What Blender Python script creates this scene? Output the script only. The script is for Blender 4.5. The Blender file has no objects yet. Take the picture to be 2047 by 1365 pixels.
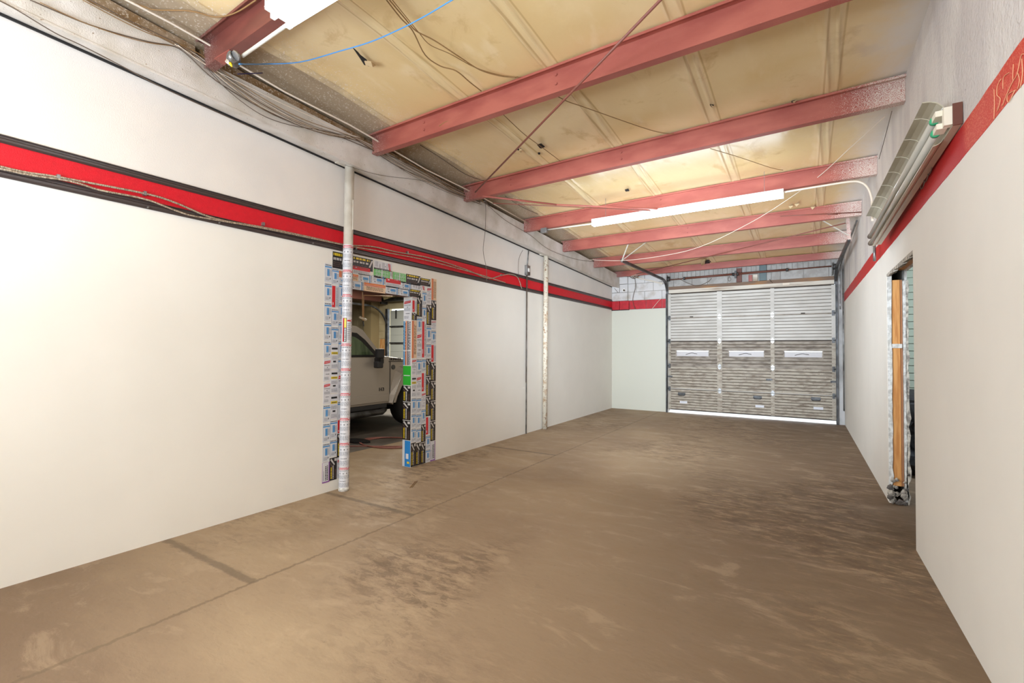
import bpy, bmesh, math, random
from mathutils import Vector, Matrix
random.seed(7)
scn = bpy.context.scene
col = scn.collection
PI = math.pi

# ------------------------------------------------------------------ camera
F = 930.0
yaw, pitch, roll = 0.5594, 0.0186, 0.0046
W, D = 4.634, 10.95
camC = Vector((3.966, 0.0, 1.4))
fw = Vector((-math.sin(yaw)*math.cos(pitch), math.cos(yaw)*math.cos(pitch), math.sin(pitch)))
r0 = Vector((math.cos(yaw), math.sin(yaw), 0)); u0 = r0.cross(fw)
rt = math.cos(roll)*r0 + math.sin(roll)*u0
up = -math.sin(roll)*r0 + math.cos(roll)*u0
cd = bpy.data.cameras.new('camera'); cam = bpy.data.objects.new('camera', cd); col.objects.link(cam)
M = Matrix((rt, up, -fw)).transposed().to_4x4(); M.translation = camC
cam.matrix_world = M
cd.sensor_fit = 'HORIZONTAL'; cd.sensor_width = 36; cd.lens = F*36/2047
cd.clip_start = 0.05; cd.clip_end = 300
scn.camera = cam

# ------------------------------------------------------------------ world, lights, exposure
scn.view_settings.view_transform = 'Standard'; scn.view_settings.look = 'None'
scn.view_settings.gamma = 1; scn.view_settings.use_curve_mapping = False
scn.view_settings.exposure = 0.32
wd = bpy.data.worlds.new('daylight'); scn.world = wd; wd.use_nodes = True
wd.node_tree.nodes['Background'].inputs[0].default_value = (0.80, 0.90, 1.0, 1)
wd.node_tree.nodes['Background'].inputs[1].default_value = 3.0

def area(name, loc, rot, sx, sy, power, colr):
    l = bpy.data.lights.new(name, 'AREA'); l.shape = 'RECTANGLE'; l.size = sx; l.size_y = sy
    l.energy = power; l.color = colr
    o = bpy.data.objects.new(name, l); col.objects.link(o); o.location = loc; o.rotation_euler = rot
    return o
COOL = (0.855, 1.0, 1.165)
# added broad fill light behind the camera, in front of the closed rear wall
area('rear_fill', (2.0, -3.9, 1.6), (PI/2, 0, -.12), 3.8, 2.9, 165, COOL)
# photographer's bounced flash: a large soft source above and behind the camera, and one aimed at the roof
def aim(o, p):
    o.rotation_euler = (Vector(p)-o.location).to_track_quat('-Z', 'Y').to_euler(); return o
aim(area('flash_umbrella', (1.6, -0.7, 1.9), (0, 0, 0), 1.1, 1.1, 50, COOL), (3.4, 7.0, 2.8))
f2 = aim(area('far_half_fill', (2.5, 3.4, 1.8), (0, 0, 0), 2.4, 1.6, 94, COOL), (2.4, 11.0, 2.15)); f2.data.spread = 1.65  # added mid-room fill, facing away from the camera to brighten the far half
area('bounce_lamp', (2.2, -1.2, 1.6), (PI, 0, 0), 2.2, 1.2, 118, COOL)
# added unseen fill lights for the neighbouring bay and store room
area('side_bay_fill', (-5.2, 8.4, 3.2), (0, 0, 0), 3.5, 2.0, 230, (1.0, 0.97, 0.86))
area('side_bay_fill', (-1.0, 3.2, 3.1), (0, 0, 0), 1.2, 3.0, 40, (1.0, 0.97, 0.88))
aim(area('store_fill', (5.9, 6.3, 2.6), (0, 0, 0), 0.8, .8, 70, COOL), (5.4, 8.7, 1.3))

# ------------------------------------------------------------------ helpers
def px(q, ax, v):
    """point on the real plane (axis ax = v) that the photograph shows at pixel q"""
    d = fw + rt*((q[0]-1023.5)/F) - up*((q[1]-682.5)/F)
    t = (v - camC[ax])/d[ax]
    return camC + d*t
def S(r, g, b):
    f = lambda c: (c/255/12.92) if c/255 <= 0.04045 else ((c/255+0.055)/1.055)**2.4
    return (f(r), f(g), f(b), 1.0)

def mat(name, c, rough=0.7, metal=0.0, c2=None, scale=5.0, stretch=(1, 1, 1), lo=0.4, hi=0.6, detail=6,
        bump=0.0, bscale=80.0, bstretch=(1, 1, 1), emit=None, spec=None, speck=None):
    m = bpy.data.materials.new(name); m.use_nodes = True
    nt = m.node_tree; N = nt.nodes; L = nt.links; b = N['Principled BSDF']
    b.inputs['Base Color'].default_value = c; b.inputs['Roughness'].default_value = rough
    b.inputs['Metallic'].default_value = metal
    if spec is not None: b.inputs['Specular IOR Level'].default_value = spec
    tc = N.new('ShaderNodeTexCoord')
    src = None
    if c2:
        mp = N.new('ShaderNodeMapping'); mp.inputs['Scale'].default_value = stretch
        L.new(tc.outputs['Object'], mp.inputs[0])
        nz = N.new('ShaderNodeTexNoise'); nz.inputs['Scale'].default_value = scale; nz.inputs['Detail'].default_value = detail
        L.new(mp.outputs[0], nz.inputs['Vector'])
        rp = N.new('ShaderNodeMapRange'); rp.inputs[1].default_value = lo; rp.inputs[2].default_value = hi
        L.new(nz.outputs[0], rp.inputs[0])
        mx = N.new('ShaderNodeMix'); mx.data_type = 'RGBA'; mx.inputs[6].default_value = c; mx.inputs[7].default_value = c2
        L.new(rp.outputs[0], mx.inputs[0]); L.new(mx.outputs[2], b.inputs['Base Color']); src = mx.outputs[2]
    if speck:   # (colour, scale, threshold)
        nz = N.new('ShaderNodeTexNoise'); nz.inputs['Scale'].default_value = speck[1]; nz.inputs['Detail'].default_value = 3
        L.new(tc.outputs['Object'], nz.inputs['Vector'])
        rp = N.new('ShaderNodeMapRange'); rp.inputs[1].default_value = speck[2]; rp.inputs[2].default_value = speck[2]+0.03
        L.new(nz.outputs[0], rp.inputs[0])
        mx = N.new('ShaderNodeMix'); mx.data_type = 'RGBA'; mx.inputs[6].default_value = c; mx.inputs[7].default_value = speck[0]
        if src: L.new(src, mx.inputs[6])
        L.new(rp.outputs[0], mx.inputs[0]); L.new(mx.outputs[2], b.inputs['Base Color'])
    if bump:
        mp = N.new('ShaderNodeMapping'); mp.inputs['Scale'].default_value = bstretch
        L.new(tc.outputs['Object'], mp.inputs[0])
        nz = N.new('ShaderNodeTexNoise'); nz.inputs['Scale'].default_value = bscale; nz.inputs['Detail'].default_value = 4
        L.new(mp.outputs[0], nz.inputs['Vector'])
        bp = N.new('ShaderNodeBump'); bp.inputs['Strength'].default_value = bump; bp.inputs['Distance'].default_value = 0.01
        L.new(nz.outputs[0], bp.inputs['Height']); L.new(bp.outputs[0], b.inputs['Normal'])
    if emit:
        b.inputs['Emission Color'].default_value = emit[0]; b.inputs['Emission Strength'].default_value = emit[1]
    return m

def node_math(nt, op, a, b=None, clamp=False):
    n = nt.nodes.new('ShaderNodeMath'); n.operation = op; n.use_clamp = clamp
    for i, v in enumerate((a, b)):
        if v is None: continue
        if isinstance(v, (int, float)): n.inputs[i].default_value = v
        else: nt.links.new(v, n.inputs[i])
    return n.outputs[0]
def node_range(nt, v, a, b, c=0.0, d=1.0, smooth=True):
    n = nt.nodes.new('ShaderNodeMapRange')
    if smooth: n.interpolation_type = 'SMOOTHSTEP'
    for i, x in zip((1, 2, 3, 4), (a, b, c, d)): n.inputs[i].default_value = x
    nt.links.new(v, n.inputs[0]); return n.outputs[0]
def node_noise(nt, vec, scale, detail=5, stretch=None, rough=0.5, dist=0.0):
    if stretch:
        mp = nt.nodes.new('ShaderNodeMapping'); mp.inputs['Scale'].default_value = stretch
        nt.links.new(vec, mp.inputs[0]); vec = mp.outputs[0]
    n = nt.nodes.new('ShaderNodeTexNoise'); n.inputs['Scale'].default_value = scale
    n.inputs['Detail'].default_value = detail; n.inputs['Roughness'].default_value = rough; n.inputs['Distortion'].default_value = dist
    nt.links.new(vec, n.inputs['Vector']); return n.outputs[0]
def node_mix(nt, f, a, b):
    n = nt.nodes.new('ShaderNodeMix'); n.data_type = 'RGBA'
    for i, v in ((0, f), (6, a), (7, b)):
        if isinstance(v, (int, float, tuple)): n.inputs[i].default_value = v
        else: nt.links.new(v, n.inputs[i])
    return n.outputs[2]

class MB:
    def __init__(s): s.v = []; s.f = []; s.m = []; s.sm = []
    def add(s, vs, fs, mi=0, smooth=False):
        o = len(s.v); s.v += [tuple(v) for v in vs]
        for f in fs: s.f.append(tuple(i+o for i in f)); s.m.append(mi); s.sm.append(smooth)
        return s
    def box(s, a, b, mi=0):
        x0, y0, z0 = [min(a[i], b[i]) for i in range(3)]; x1, y1, z1 = [max(a[i], b[i]) for i in range(3)]
        return s.add([(x0,y0,z0),(x1,y0,z0),(x1,y1,z0),(x0,y1,z0),(x0,y0,z1),(x1,y0,z1),(x1,y1,z1),(x0,y1,z1)],
              [(0,3,2,1),(4,5,6,7),(0,1,5,4),(1,2,6,5),(2,3,7,6),(3,0,4,7)], mi)
    def hexa(s, v8, mi=0):
        return s.add(v8, [(0,3,2,1),(4,5,6,7),(0,1,5,4),(1,2,6,5),(2,3,7,6),(3,0,4,7)], mi)
    def bar(s, p, q, w, h, mi=0, upv=(0, 0, 1)):
        p = Vector(p); q = Vector(q); d = (q-p).normalized(); u = Vector(upv)
        if abs(d.dot(u)) > 0.98: u = Vector((0, 1, 0))
        a = d.cross(u).normalized()*(w/2); b = a.cross(d).normalized()*(h/2)
        return s.hexa([p-a-b, p+a-b, q+a-b, q-a-b, p-a+b, p+a+b, q+a+b, q-a+b], mi)
    def tube(s, pts, r, n=8, mi=0, caps=True, r2=None):
        pts = [Vector(p) for p in pts]; k = len(pts); o = len(s.v); prev = None
        for i, p in enumerate(pts):
            d = (pts[min(i+1, k-1)] - pts[max(i-1, 0)]).normalized()
            if prev is None:
                a = d.cross(Vector((0.13, 0.31, 0.94)));
                if a.length < .1: a = d.cross(Vector((1, 0, 0)))
            else: a = prev - d*prev.dot(d)
            a.normalize(); prev = a; b = d.cross(a)
            rr = r if r2 is None else r + (r2-r)*i/(k-1)
            for j in range(n):
                t = 2*PI*j/n; s.v.append(tuple(p + a*math.cos(t)*rr + b*math.sin(t)*rr))
        for i in range(k-1):
            for j in range(n):
                s.f.append((o+i*n+j, o+i*n+(j+1) % n, o+(i+1)*n+(j+1) % n, o+(i+1)*n+j)); s.m.append(mi); s.sm.append(True)
        if caps:
            s.f.append(tuple(o+j for j in range(n))[::-1]); s.m.append(mi); s.sm.append(False)
            s.f.append(tuple(o+(k-1)*n+j for j in range(n))); s.m.append(mi); s.sm.append(False)
        return s
    def prism(s, poly, ax, a, b, mi=0):
        """polygon given in the two other axes (in x,y,z order), extruded along ax from a to b"""
        def P(q, t):
            l = list(q); l.insert(ax, t); return tuple(l)
        n = len(poly); vs = [P(q, a) for q in poly] + [P(q, b) for q in poly]
        fs = [tuple(range(n))[::-1], tuple(range(n, 2*n))] + [(i, (i+1) % n, n+(i+1) % n, n+i) for i in range(n)]
        return s.add(vs, fs, mi)
    def build(s, name, mats, parent=None, origin=None, bevel=0):
        me = bpy.data.meshes.new(name)
        org = Vector(origin) if origin is not None else Vector((0, 0, 0))
        me.from_pydata([tuple(Vector(v)-org) for v in s.v], [], s.f)
        if not isinstance(mats, (list, tuple)): mats = [mats]
        for m in mats: me.materials.append(m)
        for p, mi, sm in zip(me.polygons, s.m, s.sm): p.material_index = mi; p.use_smooth = sm
        me.update()
        bm = bmesh.new(); bm.from_mesh(me); bmesh.ops.recalc_face_normals(bm, faces=bm.faces); bm.to_mesh(me); bm.free()
        o = bpy.data.objects.new(name, me); col.objects.link(o); o.location = org
        if bevel:
            bv = o.modifiers.new('bevel', 'BEVEL'); bv.width = bevel; bv.segments = 2; bv.limit_method = 'ANGLE'
        if parent:
            o.parent = parent; pw = Vector((0, 0, 0)); q_ = parent
            while q_: pw += q_.location; q_ = q_.parent
            o.location = org - pw
        return o
def tag(o, label=None, cat=None, group=None, kind=None):
    if label: o['label'] = label
    if cat: o['category'] = cat
    if group: o['group'] = group
    if kind: o['kind'] = kind
    return o
def thing(name, label, cat, loc=(0, 0, 0), group=None):
    o = bpy.data.objects.new(name, None); col.objects.link(o); o.location = loc; o.empty_display_size = 0.1
    return tag(o, label, cat, group)
def struct(name, mb, m, origin=None, label=None):
    o = mb.build(name, m, None, origin); o['kind'] = 'structure'
    if label: o['label'] = label
    return o
def smoothpath(pts, n=6):
    pts = [Vector(p) for p in pts]; out = []
    for i in range(len(pts)-1):
        p0 = pts[max(i-1, 0)]; p1 = pts[i]; p2 = pts[i+1]; p3 = pts[min(i+2, len(pts)-1)]
        for j in range(n):
            t = j/n
            out.append(0.5*((2*p1)+(p2-p0)*t+(2*p0-5*p1+4*p2-p3)*t*t+(3*p1-p0-3*p2+p3)*t**3))
    out.append(pts[-1]); return out

# ------------------------------------------------------------------ materials
WALLC = S(236, 230, 219)
m_wall = mat('cream wall paint', WALLC, 0.75, c2=S(233, 227, 216), scale=1.5)
m_wallup = mat('old white paint', S(231, 222, 212), 0.55, c2=S(226, 218, 209), scale=2.2, bump=0.12, bscale=150)
m_green = mat('pale green grey paint', S(211, 208, 192), 0.8)
m_beamw = mat('beam white paint', S(222, 214, 205), 0.5, c2=S(200, 190, 176), scale=3, bump=0.3, bscale=120, speck=(S(150, 125, 100), 60, 0.68))
m_red = mat('red paint', S(212, 0, 28), 0.5, c2=S(196, 2, 26), scale=30, lo=.3, hi=.9, bump=0.3, bscale=260)
m_redR = mat('red paint right', S(190, 10, 14), 0.55, bump=0.5, bscale=150)
nt = m_redR.node_tree; b = nt.nodes['Principled BSDF']
tc = nt.nodes.new('ShaderNodeTexCoord'); sp = nt.nodes.new('ShaderNodeSeparateXYZ'); nt.links.new(tc.outputs['Object'], sp.inputs[0])
nz = node_noise(nt, tc.outputs['Object'], 3, 4); fs = node_noise(nt, tc.outputs['Object'], 170, 3)
old = node_range(nt, node_math(nt, 'ADD', sp.outputs[1], node_math(nt, 'MULTIPLY', nz, .35)), 3.22, 3.12)
c1 = node_mix(nt, old, S(190, 10, 14), S(206, 58, 42))
c1 = node_mix(nt, node_math(nt, 'MULTIPLY', node_math(nt, 'MULTIPLY', node_range(nt, fs, .52, .60), old), .75), c1, S(226, 128, 98))
far = node_range(nt, sp.outputs[1], 5.6, 5.7); c1 = node_mix(nt, node_math(nt, 'MULTIPLY', far, .5), c1, S(200, 40, 34))
nt.links.new(c1, b.inputs['Base Color'])
m_dark = mat('dark brown trim', S(66, 55, 52), 0.35)
m_black = mat('black edge', S(28, 26, 26), 0.5)
m_plaster = mat('rough white plaster', S(226, 219, 210), 0.75, c2=S(206, 198, 192), scale=1.6, stretch=(1, 2.0, .7), bump=0.8, bscale=45, speck=(S(120, 105, 95), 22, 0.74))
m_redox = mat('red oxide primer', S(170, 94, 79), 0.5, c2=S(156, 80, 68), scale=2.5, stretch=(1, 1, 3), bump=0.06, bscale=40)
m_tan = mat('tan closure', S(160, 128, 88), 0.6, c2=S(190, 168, 140), scale=9, lo=.4, hi=.6, speck=(S(225, 210, 190), 70, 0.58))
m_steel = mat('galvanised steel', S(150, 148, 145), 0.38, 0.7, c2=S(110, 108, 104), scale=9)
m_dsteel = mat('dark track steel', S(88, 88, 88), 0.42, 0.5, c2=S(60, 58, 56), scale=6)
m_wire = mat('dusty wire', S(96, 80, 66), 0.7)
m_wireb = mat('brown wire', S(140, 105, 62), 0.7)
m_wirew = mat('white wire', S(225, 210, 190), 0.6)
m_blue = mat('blue cable jacket', S(70, 140, 205), 0.45)
m_navy = mat('navy cable', S(50, 45, 80), 0.5)
m_armor = mat('armoured cable', S(205, 188, 165), 0.4, 0.3, c2=S(130, 110, 90), scale=60, stretch=(1, 3, 1))
m_pipe = mat('old cream pipe paint', S(224, 217, 203), 0.5, c2=S(205, 196, 180), scale=6, bump=0.1, bscale=60)
m_pipe2 = mat('worn speckled pipe paint', S(222, 212, 192), 0.55, c2=S(196, 170, 140), scale=14, lo=.5, hi=.65, speck=(S(150, 110, 80), 38, 0.6))
m_tube = mat('lit tube', (1, 1, 1, 1), 0.5, emit=((0.86, 1.0, 1.16, 1), 12.5))
m_tube1 = mat('lit tube near', (1, 1, 1, 1), 0.5, emit=((0.86, 1.0, 1.16, 1), 13.0))
m_fixw = mat('fixture white enamel', S(236, 232, 224), 0.35, emit=None)
m_refl = mat('aged reflector enamel', S(192, 184, 162), 0.3, c2=S(178, 168, 144), scale=3)
m_glass = mat('unlit tube glass', S(196, 190, 176), 0.22)
m_socket = mat('ivory socket', S(236, 228, 208), 0.5)
m_teal = mat('green tube collar', S(60, 170, 120), 0.4)
m_copper = mat('copper pipe', S(214, 170, 126), 0.45, 0.2)
m_wood = mat('orange stud wood', S(214, 152, 84), 0.6, c2=S(190, 122, 56), scale=5, stretch=(8, 8, .7), lo=.4, hi=.6, bump=.1, speck=(S(120, 70, 35), 13, 0.74))
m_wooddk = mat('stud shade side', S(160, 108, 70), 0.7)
m_gyp = mat('drywall edge', S(226, 222, 214), 0.85, c2=S(190, 184, 174), scale=30, bump=.5, bscale=60)
m_rubble = mat('crumbled gypsum', S(206, 196, 180), 0.9, c2=S(140, 132, 122), scale=24, bump=.9, bscale=50)
m_dirt = mat('dark dirt', S(122, 112, 106), 0.95, c2=S(84, 78, 72), scale=20, bump=.9, bscale=40)
m_siding = mat('green grey siding', S(130, 136, 118), 0.7)
m_block = mat('grey block', S(178, 174, 168), 0.85, c2=S(160, 155, 148), scale=8, bump=.3, bscale=80)
m_blockw = mat('white painted block', S(214, 210, 206), 0.7, c2=S(186, 176, 164), scale=5, lo=.5, hi=.7, bump=.4, bscale=50)
m_mortar = mat('mortar', S(196, 192, 186), 0.9)
m_mortarw = mat('painted mortar', S(170, 162, 154), 0.9)
m_planks = mat('weathered header plank', S(214, 204, 188), 0.75, c2=S(150, 128, 106), scale=3, stretch=(.4, 1, 5), lo=.5, hi=.7)
m_jamb = mat('scuffed grey jamb', S(190, 186, 182), .7, c2=S(110, 104, 100), scale=2.2, stretch=(1, 1, .6), lo=.45, hi=.7)
m_plankb = mat('brown header plank', S(122, 98, 80), 0.75, c2=S(170, 120, 70), scale=2, stretch=(.5, 1, 3), lo=.5, hi=.65)
m_doorA = mat('garage door enamel', S(204, 197, 186), 0.5, c2=S(190, 182, 170), scale=2, stretch=(1, 1, 2))
m_doorB = mat('grimy garage door enamel', S(176, 164, 146), 0.6, c2=S(122, 106, 88), scale=7, stretch=(1, 1, 3), lo=.46, hi=.72, speck=(S(110, 92, 74), 34, 0.66))
m_doorC = mat('sooty garage door enamel', S(160, 148, 132), 0.6, c2=S(104, 90, 76), scale=5, stretch=(1, 1, 3), lo=.42, hi=.7)
m_hinge = mat('hinge plate', S(240, 236, 230), .4)
m_grooveA = mat('door groove', S(150, 142, 130), .6)
m_grooveB = mat('dirty door groove', S(104, 90, 76), .7, c2=S(120, 106, 90), scale=4, stretch=(.6, 1, 9))
m_grime = mat('grime line', S(70, 60, 52), 0.8)
m_conc = mat('outdoor concrete', S(210, 208, 200), 0.8)
m_frost = bpy.data.materials.new('cloudy acrylic pane'); m_frost.use_nodes = True
_b = m_frost.node_tree.nodes['Principled BSDF']; _b.inputs['Base Color'].default_value = S(206, 200, 198); _b.inputs['Roughness'].default_value = .55
_b.inputs['Transmission Weight'].default_value = .02
m_car = mat('satin pewter car paint', S(172, 163, 154), 0.35, 0.3)
m_carpl = mat('dark grey plastic', S(42, 42, 46), 0.5)
m_tire = mat('tyre rubber', S(30, 30, 31), 0.85, bump=.4, bscale=60)
m_cglass = mat('tinted green window glass', S(58, 72, 50), 0.08, c2=S(84, 98, 72), scale=3, stretch=(1, 5, .6))
m_chrome = mat('dull chrome', S(190, 188, 184), 0.25, 0.8)
m_sidewall = mat('side bay block paint', S(190, 176, 142), 0.75, c2=S(170, 155, 122), scale=2)
m_pil = mat('side bay pilaster paint', S(150, 132, 96), 0.75)
m_brown = mat('brown steel', S(104, 60, 46), 0.6)
m_dwall = mat('dark ribbed siding', S(84, 74, 58), 0.7)
m_panelo = mat('orange particle board', S(186, 122, 64), 0.7, c2=S(205, 165, 110), scale=6, stretch=(4, 4, .5))
m_fibre = mat('torn yellow insulation', S(214, 200, 150), 0.8, c2=S(170, 150, 100), scale=6)
m_sdoor = mat('side bay door grey', S(168, 170, 164), 0.5)
m_hose = mat('red air hose', S(150, 96, 86), 0.5)
m_chalk = mat('chalk', S(236, 176, 136), 0.9)
m_post = mat('teal grey steel post', S(84, 100, 100), 0.5)

SEAMS_ = [.55, 1.45, 2.33, 3.26, 4.13]
def band_(nt, v, c0, w, e):
    d = node_math(nt, 'ABSOLUTE', node_math(nt, 'SUBTRACT', v, c0)); return node_range(nt, d, w+e, w)
# --- ceiling: faced insulation, tan with seams, white overspray along both long walls
m_ceil = bpy.data.materials.new('insulation facing'); m_ceil.use_nodes = True
nt = m_ceil.node_tree; b = nt.nodes['Principled BSDF']
tc = nt.nodes.new('ShaderNodeTexCoord'); geo = tc.outputs['Object']
sp = nt.nodes.new('ShaderNodeSeparateXYZ'); nt.links.new(geo, sp.inputs[0])
n1 = node_noise(nt, geo, 0.9, 5); n2 = node_noise(nt, geo, 6, 6, (1, .4, 1)); n3 = node_noise(nt, geo, 60, 3); n4 = node_noise(nt, geo, 2.2, 8, None, .65, .6)
c1 = node_mix(nt, node_range(nt, n1, .38, .62), S(230, 204, 156), S(222, 192, 138))
c1 = node_mix(nt, node_math(nt, 'MULTIPLY', node_range(nt, n4, .56, .68), .35), c1, S(176, 132, 74))
c1 = node_mix(nt, node_math(nt, 'MULTIPLY', node_range(nt, n2, .55, .75), .35), c1, S(240, 220, 180))
for sx_ in SEAMS_:
    c1 = node_mix(nt, node_math(nt, 'MULTIPLY', band_(nt, sp.outputs[0], sx_+.02, .045, .02), .22), c1, S(240, 222, 184))
    c1 = node_mix(nt, node_math(nt, 'MULTIPLY', band_(nt, sp.outputs[0], sx_-.012, .003, .006), .5), c1, S(176, 140, 88))
    c1 = node_mix(nt, node_math(nt, 'MULTIPLY', band_(nt, sp.outputs[0], sx_+.082, .003, .006), .5), c1, S(176, 140, 88))
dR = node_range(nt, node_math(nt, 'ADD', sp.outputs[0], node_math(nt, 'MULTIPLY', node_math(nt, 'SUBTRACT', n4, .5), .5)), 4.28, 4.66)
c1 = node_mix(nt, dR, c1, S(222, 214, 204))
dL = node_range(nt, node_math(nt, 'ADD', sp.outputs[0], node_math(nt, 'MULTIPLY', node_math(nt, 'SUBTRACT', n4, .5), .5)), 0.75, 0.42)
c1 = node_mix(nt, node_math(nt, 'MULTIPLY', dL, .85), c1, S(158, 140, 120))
spk = node_math(nt, 'MULTIPLY', node_range(nt, n3, .60, .64), node_range(nt, sp.outputs[0], 1.1, .5))
c1 = node_mix(nt, node_math(nt, 'MULTIPLY', spk, .6), c1, S(226, 214, 198))
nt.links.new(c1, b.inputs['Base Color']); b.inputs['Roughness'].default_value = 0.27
b.inputs['Specular IOR Level'].default_value = 0.45
bp = nt.nodes.new('ShaderNodeBump'); bp.inputs['Strength'].default_value = .35; bp.inputs['Distance'].default_value = .03
nt.links.new(node_noise(nt, geo, 3.0, 4, (1.6, .5, 1), .5, .4), bp.inputs['Height']); nt.links.new(bp.outputs[0], b.inputs['Normal'])

# --- floor: stained concrete
m_floor = bpy.data.materials.new('stained concrete'); m_floor.use_nodes = True
nt = m_floor.node_tree; b = nt.nodes['Principled BSDF']
tc = nt.nodes.new('ShaderNodeTexCoord'); geo = tc.outputs['Object']
sp = nt.nodes.new('ShaderNodeSeparateXYZ'); nt.links.new(geo, sp.inputs[0])
a1 = node_noise(nt, geo, .55, 5, None, .55, .3)
a2 = node_noise(nt, geo, 2.4, 9, (1.0, 2.1, 1), .68, .5)
a3 = node_noise(nt, geo, 14, 6, (1, 2.0, 1), .6, .3)
a4 = node_noise(nt, geo, 45, 3)
a5 = node_noise(nt, geo, .42, 3, (1.3, .8, 1), .5, .2)
a6 = node_noise(nt, geo, 7.0, 10, (1.0, 2.4, 1), .72, .4)
c1 = node_mix(nt, node_range(nt, a1, .35, .65), S(146, 122, 96), S(166, 142, 112))
# broad tone: lighter along the middle-left, darker toward the right wall and near the left corner
gx = node_math(nt, 'ADD', sp.outputs[0], node_math(nt, 'MULTIPLY', node_math(nt, 'SUBTRACT', a1, .5), 3.0))
c1 = node_mix(nt, node_math(nt, 'MULTIPLY', node_range(nt, gx, 2.0, 4.0), .74), c1, S(104, 82, 60))
gy = node_math(nt, 'ADD', node_math(nt, 'ADD', sp.outputs[1], node_math(nt, 'MULTIPLY', sp.outputs[0], .35)), node_math(nt, 'MULTIPLY', node_math(nt, 'SUBTRACT', a2, .5), 1.2))
c1 = node_mix(nt, node_math(nt, 'MULTIPLY', node_range(nt, gy, 1.9, .9), .65), c1, S(104, 80, 60))
msk = node_range(nt, a5, .46, .60)
c1 = node_mix(nt, node_math(nt, 'MULTIPLY', node_math(nt, 'MULTIPLY', node_range(nt, a2, .50, .62), msk), .38), c1, S(100, 80, 62))
c1 = node_mix(nt, node_math(nt, 'MULTIPLY', node_math(nt, 'MULTIPLY', node_range(nt, a6, .51, .56), msk), .50), c1, S(96, 76, 58))
c1 = node_mix(nt, node_math(nt, 'MULTIPLY', node_range(nt, a2, .46, .34), .30), c1, S(184, 158, 126))
c1 = node_mix(nt, node_math(nt, 'MULTIPLY', node_math(nt, 'MULTIPLY', node_range(nt, a6, .47, .41), msk), .40), c1, S(180, 154, 122))
c1 = node_mix(nt, node_math(nt, 'MULTIPLY', node_range(nt, a3, .55, .70), .16), c1, S(104, 84, 66))
c1 = node_mix(nt, node_math(nt, 'MULTIPLY', node_range(nt, a4, .72, .75), .5), c1, S(84, 66, 52))
# slab joints: a long one beside the left wall, three cross joints with dark stain
def band(v, c0, w, e):
    d = node_math(nt, 'ABSOLUTE', node_math(nt, 'SUBTRACT', v, c0)); return node_range(nt, d, w+e, w)
wob = node_math(nt, 'MULTIPLY', node_math(nt, 'SUBTRACT', a3, .5), .06)
jx = band(node_math(nt, 'ADD', sp.outputs[0], wob), 1.16, .006, .012)
c1 = node_mix(nt, node_math(nt, 'MULTIPLY', jx, .55), c1, S(104, 84, 62))
lim = node_range(nt, sp.outputs[0], 1.17, 1.15)
for yy in (1.57, 2.92, 5.6):
    jy = node_math(nt, 'MULTIPLY', band(node_math(nt, 'ADD', sp.outputs[1], wob), yy, .012, .03), lim)
    c1 = node_mix(nt, node_math(nt, 'MULTIPLY', jy, .6), c1, S(96, 80, 62))
nt.links.new(c1, b.inputs['Base Color'])
nt.links.new(node_range(nt, a2, .3, .7, .55, .8), b.inputs['Roughness'])
bp = nt.nodes.new('ShaderNodeBump'); bp.inputs['Strength'].default_value = .15; bp.inputs['Distance'].default_value = .01
nt.links.new(a3, bp.inputs['Height']); nt.links.new(bp.outputs[0], b.inputs['Normal'])

# purlins with overspray at both ends
m_redox0 = mat('dark red oxide primer', S(124, 66, 56), 0.45, c2=S(106, 56, 48), scale=2.5, stretch=(1, 1, 3))
for m_i in (m_redox, m_redox0):
  nt = m_i.node_tree; b = nt.nodes['Principled BSDF']
  base = b.inputs['Base Color'].links[0].from_socket
  tc = nt.nodes.new('ShaderNodeTexCoord'); sp = nt.nodes.new('ShaderNodeSeparateXYZ'); nt.links.new(tc.outputs['Object'], sp.inputs[0])
  nn = node_noise(nt, tc.outputs['Object'], 230, 3); n2 = node_noise(nt, tc.outputs['Object'], 5, 4)
  e1 = node_range(nt, sp.outputs[0], 3.95, 4.60); e2 = node_range(nt, sp.outputs[0], .62, .20)
  ee = node_math(nt, 'ADD', e1, node_math(nt, 'MULTIPLY', e2, .55))
  th = node_range(nt, node_math(nt, 'ADD', nn, node_math(nt, 'MULTIPLY', ee, .30)), .72, .80)
  c1 = node_mix(nt, node_math(nt, 'MULTIPLY', e2, .55), base, S(96, 52, 46))
  c1 = node_mix(nt, th, c1, S(214, 198, 184))
  nt.links.new(c1, b.inputs['Base Color'])

# ------------------------------------------------------------------ roof surface
def zroof(x, y):
    t = min(max(x/W, -.3), 1)
    return (3.745-.0435*y)*(1-t) + (3.58-.018*y-.0008*y*y if y > 0 else 3.58-.018*y)*t
PUR = [(-2.9, -3.1), (-1.4, -1.6), (0.12, -0.08), (1.68, 1.47), (3.27, 3.06), (4.80, 4.53), (6.35, 6.12), (7.76, 7.66), (9.26, 9.20), (10.72, 10.72)]
SEAMS = [.55, 1.45, 2.33, 3.26, 4.13]
def ceilz(x, y):
    z = zroof(x, y)
    t = min(max(x/W, 0), 1); ys = [a+(b_-a)*t for a, b_ in PUR]
    for i in range(len(ys)-1):
        if ys[i] <= y <= ys[i+1]:
            u = (y-ys[i])/(ys[i+1]-ys[i]); s_ = math.sin(PI*u)
            z += .030*s_
            for k, sx in enumerate(SEAMS):
                d = x-sx-.03*math.sin(PI*u+k)
                z -= s_**.4*(.022*math.exp(-(d/.010)**2) + .016*math.exp(-((d-.070)/.009)**2) + .022*math.exp(-((d-.02)/.10)**2))
    return z+.004
mb = MB(); xs = []; x = -.12
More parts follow.
